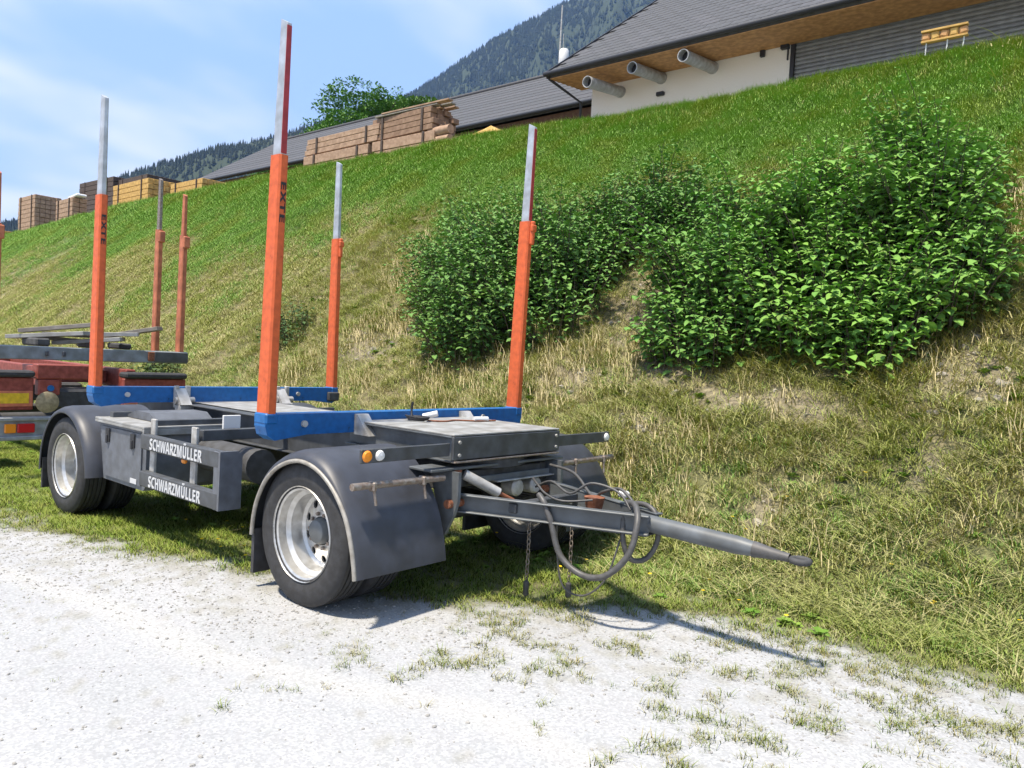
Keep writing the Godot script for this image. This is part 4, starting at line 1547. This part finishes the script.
func shrub(label: String, lobes: Array, shoots: int, leaf_len: float, sd: int, tint: Color) -> void:
	# lobes: [x, z, rx, rz, height]; leafy shoots rise from the bank inside the lobes and carry leaves in pairs
	var r := RandomNumberGenerator.new()
	r.seed = sd
	var c0 := Vector3(lobes[0][0], height(lobes[0][0], lobes[0][1]), lobes[0][1])
	var t := thing("shrub", label, "shrub", c0, 0.0, "leafy shrubs on the bank")
	var xf := []
	var cs := PackedColorArray()
	var stems := S()
	for k in shoots:
		var total := 0.0
		for q in lobes:
			total += q[2] * q[3]
		var pick := r.randf() * total
		var L: Array = lobes[0]
		for q in lobes:
			pick -= q[2] * q[3]
			if pick <= 0.0:
				L = q
				break
		var a := r.randf() * TAU
		var rr := sqrt(r.randf())
		var x: float = L[0] + cos(a) * rr * L[2]
		var z: float = L[1] + sin(a) * rr * L[3]
		var base := Vector3(x, height(x, z) - 0.03, z)
		var hh: float = L[4] * (1.0 - 0.45 * rr * rr) * r.randf_range(0.62, 1.12)
		hh *= clampf(0.90 + 0.9 * n_mid.get_noise_2d(x * 2.0 + 33.0, z * 2.0), 0.72, 1.3)
		var lean := Vector3(cos(a) * rr * 0.45 + r.randf_range(-0.22, 0.22), 1.0, sin(a) * rr * 0.35 + 0.25 + r.randf_range(-0.2, 0.2))
		var pts := []
		for i in 6:
			var f := i / 5.0
			pts.append(base + Vector3(lean.x * f * f, f * (1.0 - 0.12 * f * f), lean.z * f * f) * hh)
		var loc := []
		for p in pts:
			loc.append(p - c0)
		tube(stems, loc, [0.008, 0.007, 0.006, 0.005, 0.003, 0.002], 4, false)
		var pairs := int(hh / 0.055)
		var turn := r.randf() * TAU
		var own := r.randf()
		for i in pairs:
			var f := 0.10 + 0.92 * (i + r.randf() * 0.5) / pairs
			f = minf(f, 1.0)
			var fi := f * 4.999
			var p: Vector3 = loc[int(fi)].lerp(loc[int(fi) + 1], fi - int(fi))
			turn += 1.45
			for s in 2:
				var az := turn + s * PI + r.randf_range(-0.4, 0.4)
				var dirv := Vector3(cos(az), r.randf_range(-0.55, 0.25), sin(az) + 0.12).normalized()
				var bs := Basis.looking_at(-dirv, Vector3(r.randf_range(-0.3, 0.3), 1, r.randf_range(-0.1, 0.5)).normalized())
				var ln := leaf_len * r.randf_range(0.45, 1.3) * (1.0 if f < 0.9 else 0.75)
				var off := dirv * r.randf_range(0.02, 0.10)
				xf.append(Transform3D(bs.scaled(Vector3.ONE * ln), p + off))
				var v := r.randf()  # every leaf has its own tone, drawn at random
				var c := tint.lerp(Color(tint.r * 1.6, tint.g * 1.35, tint.b * 1.3), own * 0.4 + v * 0.6)
				if r.randf() < 0.08:
					c = c.lerp(Color(0.14, 0.21, 0.05), 0.7)
				cs.append(c)
	obj("stems", stems, M.bark, t)
	var f := multi("foliage", leaf_mesh(), M.leaf, xf, cs, t)
	f.set_meta("kind", "stuff")

func shrubs() -> void:
	var leafy := Color(0.100, 0.215, 0.055)
	shrub("wide dark green shrub growing behind the taped stake of the trailer", [[-2.55, -3.95, 1.0, 0.75, 1.35], [-3.35, -3.7, 0.65, 0.75, 1.2], [-3.6, -4.6, 0.8, 0.6, 1.25], [-4.9, -4.8, 0.55, 0.6, 1.5], [-4.2, -4.2, 0.55, 0.6, 1.4], [-2.7, -5.0, 0.8, 0.5, 1.25], [-2.15, -4.5, 0.45, 0.5, 1.05]], 900, 0.092, 201, leafy)
	shrub("small dark shrub bridging the two larger ones, uphill of the bare soil", [[-2.0, -5.7, 0.95, 0.55, 1.1], [-1.25, -5.3, 0.5, 0.45, 0.95]], 260, 0.092, 202, Color(0.088, 0.195, 0.050))
	shrub("broad green shrub hanging over the stony ledge right of the bare soil", [[-0.05, -4.2, 0.75, 0.8, 1.2], [0.05, -3.5, 0.6, 0.45, 0.9], [-0.4, -5.1, 0.7, 0.6, 1.1]], 430, 0.10, 203, Color(0.105, 0.235, 0.052))
	shrub("large bright green shrub in the middle of the right hand thicket", [[1.05, -3.85, 0.75, 0.55, 1.15], [0.7, -4.9, 0.9, 0.8, 1.2], [1.6, -3.6, 0.55, 0.4, 0.85]], 460, 0.108, 204, Color(0.125, 0.270, 0.052))
	shrub("tallest shrub of the bank, its top reaching towards the roller shutter", [[1.72, -4.7, 0.65, 0.75, 1.3], [1.5, -5.55, 0.65, 0.6, 1.3], [2.2, -4.2, 0.35, 0.5, 0.95]], 420, 0.104, 205, Color(0.115, 0.250, 0.052))
	shrub("little round bush alone on the dry bank behind the rear stake", [[-7.6, -3.6, 0.5, 0.4, 0.6]], 60, 0.075, 206, Color(0.05, 0.10, 0.03))
	shrub("low bush at the foot of the bank beside the parked trailer", [[-9.6, -2.2, 0.6, 0.4, 0.7]], 70, 0.08, 207, Color(0.06, 0.10, 0.03))

func tuft_mesh(sd: int, blades: int, spread: float, bend: float, width: float) -> ArrayMesh:
	# one tuft: curved, tapering blades of height about 1
	var st := S()
	var r := RandomNumberGenerator.new()
	r.seed = sd
	for k in blades:
		var a := r.randf() * TAU
		var dirv := Vector3(cos(a), 0, sin(a))
		var side := Vector3(-sin(a), 0, cos(a)).rotated(Vector3.UP, r.randf_range(-0.9, 0.9))
		var root := Vector3(r.randf_range(-1, 1), 0, r.randf_range(-1, 1)) * spread
		var h := r.randf_range(0.55, 1.05)
		var bd := bend * r.randf_range(0.3, 1.2)
		var p := []
		for i in 4:
			var f := i / 3.0
			p.append(root + dirv * bd * f * f + Vector3.UP * h * (f - 0.22 * bd * f * f))
		var w := [width, width * 0.85, width * 0.55, 0.0]
		var n := (dirv * 0.35 + Vector3.UP * 0.9).normalized()
		for i in 3:
			var a0: Vector3 = p[i] - side * w[i]
			var a1: Vector3 = p[i] + side * w[i]
			var b0: Vector3 = p[i + 1] - side * w[i + 1]
			var b1: Vector3 = p[i + 1] + side * w[i + 1]
			emit(st, [a0, a1, b0], [n, n, n])
			if i < 2:
				emit(st, [a1, b1, b0], [n, n, n])
	return st.commit()

func scatter(called: String, mesh: Mesh, count: int, area: Rect2, place: Callable, label: String, category: String, sd: int) -> void:
	# place(x, z, r) returns null or [scale vector, colour]
	var r := RandomNumberGenerator.new()
	r.seed = sd
	var xf := []
	var cs := PackedColorArray()
	for k in count:
		var x := area.position.x + r.randf() * area.size.x
		var z := area.position.y + r.randf() * area.size.y
		var got = place.call(x, z, r)
		if got == null:
			continue
		var s: Vector3 = got[0]
		var bs := Basis(Vector3.UP, r.randf() * TAU) * Basis(Vector3(1, 0, 0), r.randf_range(-0.22, 0.22))
		xf.append(Transform3D(bs.scaled_local(s), Vector3(x, height(x, z) - 0.006, z)))
		cs.append(got[1])
	var o := multi(called, mesh, M.grass, xf, cs)
	tag(o, label, category, "", "stuff")

func lush_color(r: RandomNumberGenerator) -> Color:
	return Color(0.155, 0.315, 0.065).lerp(Color(0.265, 0.42, 0.115), r.randf())

func dry_color(r: RandomNumberGenerator) -> Color:
	var c := Color(0.43, 0.395, 0.195).lerp(Color(0.55, 0.50, 0.28), r.randf())
	return c.lerp(Color(0.26, 0.33, 0.075), 0.75 if r.randf() < 0.48 else 0.12)

func bank_blade(x: float, z: float, r: RandomNumberGenerator, far_scale: float, want := 2):
	var g := greenness(x, z)
	var soil := bare_soil(x, z)
	if r.randf() < soil * 0.70:
		return null
	var clump := 0.5 + 0.5 * n_small.get_noise_2d(x * 0.7 + 30.0, z * 0.7)
	if r.randf() > 0.50 + 0.65 * clump:
		return null
	var green := r.randf() < g
	if want < 2 and green != (want == 1):
		return null
	var hgt := (r.randf_range(0.08, 0.16) if green else r.randf_range(0.06, 0.15)) * (0.65 + 0.7 * clump)
	hgt *= 0.8 + 0.5 * smoothstep(-7.0, -9.5, z)
	if not green:
		hgt *= 1.0 + 0.4 * smoothstep(-2.0, 0.5, x)
	var w := hgt * r.randf_range(0.8, 1.3) + 0.02
	var c := lush_color(r) if green else dry_color(r)
	var patch := n_mid.get_noise_2d(x * 1.3 + 60.0, z * 1.3)
	c = c.lerp(Color(0.27, 0.32, 0.07), clampf(patch * 1.3, 0.0, 0.5))
	return [Vector3(w, hgt, w) * far_scale, c]

func grasses() -> void:
	var tuft := tuft_mesh(1, 11, 0.40, 0.70, 0.026)
	var thin := tuft_mesh(2, 7, 0.28, 0.55, 0.022)
	var limp := tuft_mesh(3, 11, 0.55, 1.1, 0.019)
	scatter("green_grass", tuft, 120000, Rect2(-9.0, -10.4, 14.0, 9.5), func(x, z, r): return bank_blade(x, z, r, 0.95, 1), "lush green grass on the upper bank around the shrubs", "grass", 301)
	scatter("dry_grass", limp, 105000, Rect2(-9.0, -10.4, 14.0, 9.5), func(x, z, r): return bank_blade(x, z, r, 1.1, 0), "tangled straw coloured grass on the lower bank behind the drawbar", "grass", 311)
	scatter("far_bank_grass", tuft, 110000, Rect2(-26.0, -10.4, 17.0, 9.5), func(x, z, r): return bank_blade(x, z, r, 1.1), "green and dry grass on the stretch of bank behind the parked trailer", "grass", 302)
	scatter("distant_grass", tuft, 90000, Rect2(-64.0, -10.4, 38.0, 9.5), func(x, z, r): return bank_blade(x, z, r, 1.2), "bright grass on the far end of the bank below the lumber packs", "grass", 303)
	# taller fringe along the crest
	scatter("crest_grass", thin, 9000, Rect2(-26.0, -10.9, 31.0, 1.6), func(_x, _z, r): return [Vector3(0.22, r.randf_range(0.10, 0.30), 0.2), Color(0.16, 0.27, 0.05).lerp(Color(0.34, 0.36, 0.12), r.randf())], "tall grass and seed stalks fringing the crest of the bank", "grass", 304)
	# short turf between the track and the bank
	scatter("verge_turf", tuft, 52000, Rect2(-14.0, -1.4, 19.0, 4.4), func(x, z, r):
		var b := bareness(x, z)
		if r.randf() < b * 1.02 or z > edge_z(x) + 0.5:
			return null
		var h: float = r.randf_range(0.035, 0.085) * (0.7 + 0.6 * (0.5 + 0.5 * n_mid.get_noise_2d(x * 2.0, z * 2.0)))
		var c := Color(0.15, 0.25, 0.035).lerp(Color(0.31, 0.33, 0.09), r.randf() * 0.9)
		if z < -0.5 and r.randf() < 0.4:
			c = dry_color(r)
		return [Vector3(h * 1.3, h, h * 1.3), c], "short green turf between the gravel and the foot of the bank", "grass", 305)
	# weeds that straggle out into the gravel
	scatter("gravel_weeds", tuft, 26000, Rect2(-5.0, -1.0, 10.0, 4.0), func(x, z, r):
		var d: float = z - edge_z(x)
		if d < -0.1 or d > 2.1:
			return null
		var n: float = n_small.get_noise_2d(x * 1.5 + 11.0, z * 1.5) + 0.5 * n_mid.get_noise_2d(x * 2.2, z * 2.2)
		var want := smoothstep(0.0, 0.28, n + 0.17 * smoothstep(0.3, 1.6, x) + 0.28 * smoothstep(0.55, 0.0, d) - d * 0.16)
		if r.randf() > want:
			return null
		var lush := smoothstep(0.2, 1.0, x)
		if d > 0.35 and r.randf() > lush and r.randf() > 0.45:
			return null
		var h: float = r.randf_range(0.018, 0.06) * lerpf(0.38, 1.0, maxf(lush, smoothstep(0.35, 0.0, d)))
		return [Vector3(h * 1.5, h, h * 1.5), Color(0.16, 0.23, 0.045).lerp(Color(0.36, 0.32, 0.15), r.randf())], "sparse weeds scattered through the gravel in front of the drawbar", "weeds", 306)
	# broad-leaved weeds
	var ros := S()
	var lm := leaf_mesh()
	for k in 9:
		var bs := Basis(Vector3.UP, k * 2.4) * Basis(Vector3(1, 0, 0), -0.35 - 0.06 * k)
		ros.append_from(lm, 0, Transform3D(bs.scaled(Vector3(0.9, 0.9, 0.9) * (1.0 - 0.04 * k)), Vector3(0, 0.02 * k, 0)))
	scatter("broadleaf_weeds", ros.commit(), 5200, Rect2(-9.0, -9.5, 14.0, 10.2), func(x, z, r):
		if z > edge_z(x) + 0.25:
			return null
		if n_mid.get_noise_2d(x * 1.1 + 80.0, z * 1.1) < 0.08:
			return null
		var h: float = r.randf_range(0.04, 0.10)
		return [Vector3(h, h, h), Color(0.10, 0.21, 0.03).lerp(Color(0.22, 0.32, 0.06), r.randf())], "low broad leaved weeds dotted through the grass of the bank", "weeds", 307)
	# long bleached stalks
	scatter("dry_stalks", thin, 3200, Rect2(-7.0, -6.0, 11.5, 4.6), func(x, z, r):
		if n_mid.get_noise_2d(x + 15.0, z) < 0.05:
			return null
		return [Vector3(0.20, r.randf_range(0.14, 0.42), 0.20), Color(0.56, 0.48, 0.30).lerp(Color(0.42, 0.38, 0.20), r.randf())], "long bleached grass stalks standing on the dry part of the bank", "grass", 308)
	# small yellow flowers
	var fl := S()
	for k in 6:
		var a := TAU * k / 6.0
		var b := TAU * (k + 1) / 6.0
		tri(fl, Vector3(0, 1.0, 0), Vector3(cos(a) * 0.16, 1.05, sin(a) * 0.16), Vector3(cos(b) * 0.16, 1.05, sin(b) * 0.16), Vector3.UP)
	scatter("yellow_flowers", fl.commit(), 240, Rect2(-4.5, -2.2, 8.5, 3.6), func(x, z, r):
		if bareness(x, z) > 0.4 or n_mid.get_noise_2d(x * 2.0, z * 2.0 + 9.0) < 0.0:
			return null
		return [Vector3(0.09, r.randf_range(0.06, 0.12), 0.09), Color(0.75, 0.52, 0.02)], "tiny yellow flowers in the turf around the trailer", "flowers", 309)

func stone_mesh(sd: int) -> ArrayMesh:
	var st := S()
	var r := RandomNumberGenerator.new()
	r.seed = sd
	var rows := []
	for i in 5:
		var row := []
		for j in 8:
			var el := PI * (i / 4.0 - 0.5)
			var az := TAU * j / 7.0
			var rad := 0.5 * (1.0 + 0.25 * sin(az * 2.0 + sd) * cos(el) + 0.18 * cos(az * 3.0 + i * 1.7))
			row.append(Vector3(cos(el) * cos(az) * rad, sin(el) * 0.33, cos(el) * sin(az) * rad))
		rows.append(row)
	st.set_smooth_group(-1)
	sheet(st, rows)
	st.generate_normals()
	return st.commit()

func stones() -> void:
	var r := RandomNumberGenerator.new()
	r.seed = 401
	var xf := []
	var cs := PackedColorArray()
	for k in 42000:
		var x := r.randf_range(-6.0, 4.6)
		var z := r.randf_range(-1.0, 4.0)
		var b := bareness(x, z)
		if r.randf() > b * (1.0 - 0.85 * smoothstep(0.6, 1.6, z - edge_z(x))):
			continue
		var s := 0.004 + 0.009 * pow(r.randf(), 4.0)
		xf.append(Transform3D((Basis(Vector3.UP, r.randf() * TAU) * Basis(Vector3(1, 0, 0), r.randf_range(-0.4, 0.4))).scaled(Vector3.ONE * s * 1.6), Vector3(x, height(x, z) + s * 0.15, z)))
		var v := 0.36 + 0.14 * r.randf()
		cs.append(Color(v, v * 0.995, v * 0.97))
	var o := multi("gravel", stone_mesh(2), M.stone, xf, cs)
	tag(o, "loose pale gravel scattered over the track", "gravel", "", "stuff")
	xf = []
	cs = PackedColorArray()
	for k in 5000:
		var x := r.randf_range(-6.5, 3.2)
		var z := r.randf_range(-5.6, -1.3)
		if r.randf() > bare_soil(x, z) * 0.8:
			continue
		var s := 0.015 + 0.085 * pow(r.randf(), 4.0)
		xf.append(Transform3D((Basis(Vector3.UP, r.randf() * TAU) * Basis(Vector3(1, 0, 0), r.randf_range(-0.2, 0.9))).scaled(Vector3.ONE * s), Vector3(x, height(x, z) + s * 0.1, z)))
		var v := 0.32 + 0.24 * r.randf()
		cs.append(Color(v, v * 0.93, v * 0.82))
	o = multi("bank_stones", stone_mesh(5), M.stone, xf, cs)
	tag(o, "pale stones lying in the bare soil patches of the bank", "stones", "", "stuff")

func clump_mesh(sd: int) -> ArrayMesh:
	var st := S()
	var lm := leaf_mesh()
	var r := RandomNumberGenerator.new()
	r.seed = sd
	for k in 16:
		var p := Vector3(r.randf_range(-1, 1), r.randf_range(-0.7, 0.7), r.randf_range(-1, 1)) * 0.55
		var d := (p + Vector3(0, 0.15, 0)).normalized()
		var bs := Basis.looking_at(-d, Vector3(0.1, 1, 0.05).normalized())
		st.append_from(lm, 0, Transform3D(bs.scaled(Vector3.ONE * 0.5), p))
	return st.commit()

func far_tree() -> void:
	var cm := clump_mesh(9)
	for q in [[Vector3(-56.5, 7.0, -45.0), 19.0, 11.5, 501, "broad bright green tree rising behind the long shed roof", Color(0.075, 0.165, 0.035)], [Vector3(-66.0, 7.0, -46.0), 17.5, 10.0, 502, "smaller green tree left of the broad one behind the shed", Color(0.066, 0.145, 0.034)], [Vector3(-48.0, 7.0, -44.0), 17.0, 6.0, 503, "narrow pale green tree top showing above the shed ridge", Color(0.075, 0.145, 0.035)]]:
		var r := RandomNumberGenerator.new()
		r.seed = q[3]
		var H: float = q[1]
		var R: float = q[2]
		var t := thing("broadleaf_tree", q[4], "tree", q[0], 0.0, "trees behind the long shed")
		var st := S()
		tube(st, [Vector3(0, 0, 0), Vector3(0.1, H * 0.3, 0), Vector3(0, H * 0.6, 0.1), Vector3(0, H * 0.9, 0)], [0.45, 0.32, 0.2, 0.06], 8)
		for k in 9:
			var a := k * 2.4
			var y := H * (0.3 + 0.06 * k)
			tube(st, [Vector3(0, y, 0), Vector3(cos(a) * R * 0.25, y + R * 0.15, sin(a) * R * 0.25), Vector3(cos(a) * R * 0.45, y + R * 0.22, sin(a) * R * 0.45)], [0.15, 0.09, 0.03], 6)
		obj("trunk", st, M.bark, t)
		var puffs := []
		for k in 26:
			var a := r.randf() * TAU
			var f := r.randf()
			var rad := R * 0.75 * sqrt(r.randf()) * sin(PI * (0.22 + 0.70 * f))
			puffs.append([Vector3(cos(a) * rad, H * (0.40 + 0.53 * f), sin(a) * rad), R * r.randf_range(0.22, 0.38)])
		var xf := []
		var cs := PackedColorArray()
		for k in 6500:
			var p: Array = puffs[r.randi() % puffs.size()]
			var d := Vector3(r.randfn(), r.randfn(), r.randfn()).normalized()
			var pos: Vector3 = p[0] + d * Vector3(1, 0.75, 1) * p[1] * pow(r.randf(), 0.4)
			xf.append(Transform3D(Basis(Vector3.UP, r.randf() * TAU).scaled(Vector3.ONE * r.randf_range(0.35, 0.65)), pos))
			var c: Color = q[5]
			cs.append(c.lerp(Color(c.r * 1.9, c.g * 1.6, c.b * 1.4), r.randf()))
		multi("crown", cm, M.leaf, xf, cs, t).set_meta("kind", "stuff")

func crest_things() -> void:
	# a small wooden rack on thin white pegs at the crest
	var t := thing("wooden_rack", "small yellow wooden rack on thin white pegs at the crest, before the shutter", "rack", Vector3(0.5, 6.92, -11.0))
	for k in 2:
		var st := S()
		bar(st, Vector3(-0.36, 0.50 + 0.17 * k, 0.03 * k), Vector3(0.36, 0.50 + 0.17 * k, 0.03 * k), 0.035, 0.10)
		obj("board", st, M.lumber_yellow, t)
	for k in 5:
		var st := S()
		box(st, Vector3(-0.29 + 0.145 * k, 0.585, 0.01), Vector3(0.135, 0.13 + 0.02 * (k % 2), 0.09), 0.03, Basis(Vector3(0, 0, 1), 0.25 * sin(k * 2.1)))
		obj("block", st, M.lumber_yellow if k % 2 else M.soffit, t)
	for x in [-0.30, 0.03, 0.28]:
		var st := S()
		tube(st, [Vector3(x, -0.1, 0), Vector3(x + 0.02, 0.49, 0)], 0.012, 6)
		obj("peg", st, M.white, t)
	# dark conifers at the far end of the yard
	for p in [[-84.0, -21.0, 5.5, "dark conifer at the far end of the yard, the taller of two"], [-80.0, -19.0, 4.2, "short dark conifer next to the taller one at the yard end"]]:
		var e := thing("conifer_tree", p[3], "tree", Vector3(p[0], 6.5, p[1]), p[0], "conifers at the far end of the yard")
		var st := S()
		tube(st, [Vector3(0, 0, 0), Vector3(0, p[2], 0)], [0.2, 0.02], 6)
		obj("trunk", st, M.bark, e)
		var r := RandomNumberGenerator.new()
		r.seed = int(-p[0])
		var xf := []
		var cs := PackedColorArray()
		for k in 700:
			var f := pow(r.randf(), 0.7)
			var a := r.randf() * TAU
			var rad: float = (1.0 - f * 0.98) * p[2] * 0.34 * r.randf_range(0.5, 1.1)
			xf.append(Transform3D(Basis(Vector3.UP, r.randf() * TAU).scaled(Vector3.ONE * (0.5 - 0.35 * f)), Vector3(cos(a) * rad, p[2] * (0.1 + 0.9 * f), sin(a) * rad)))
			cs.append(Color(0.02, 0.045, 0.022).lerp(Color(0.04, 0.075, 0.03), r.randf()))
		multi("crown", clump_mesh(4), M.leaf, xf, cs, e).set_meta("kind", "stuff")
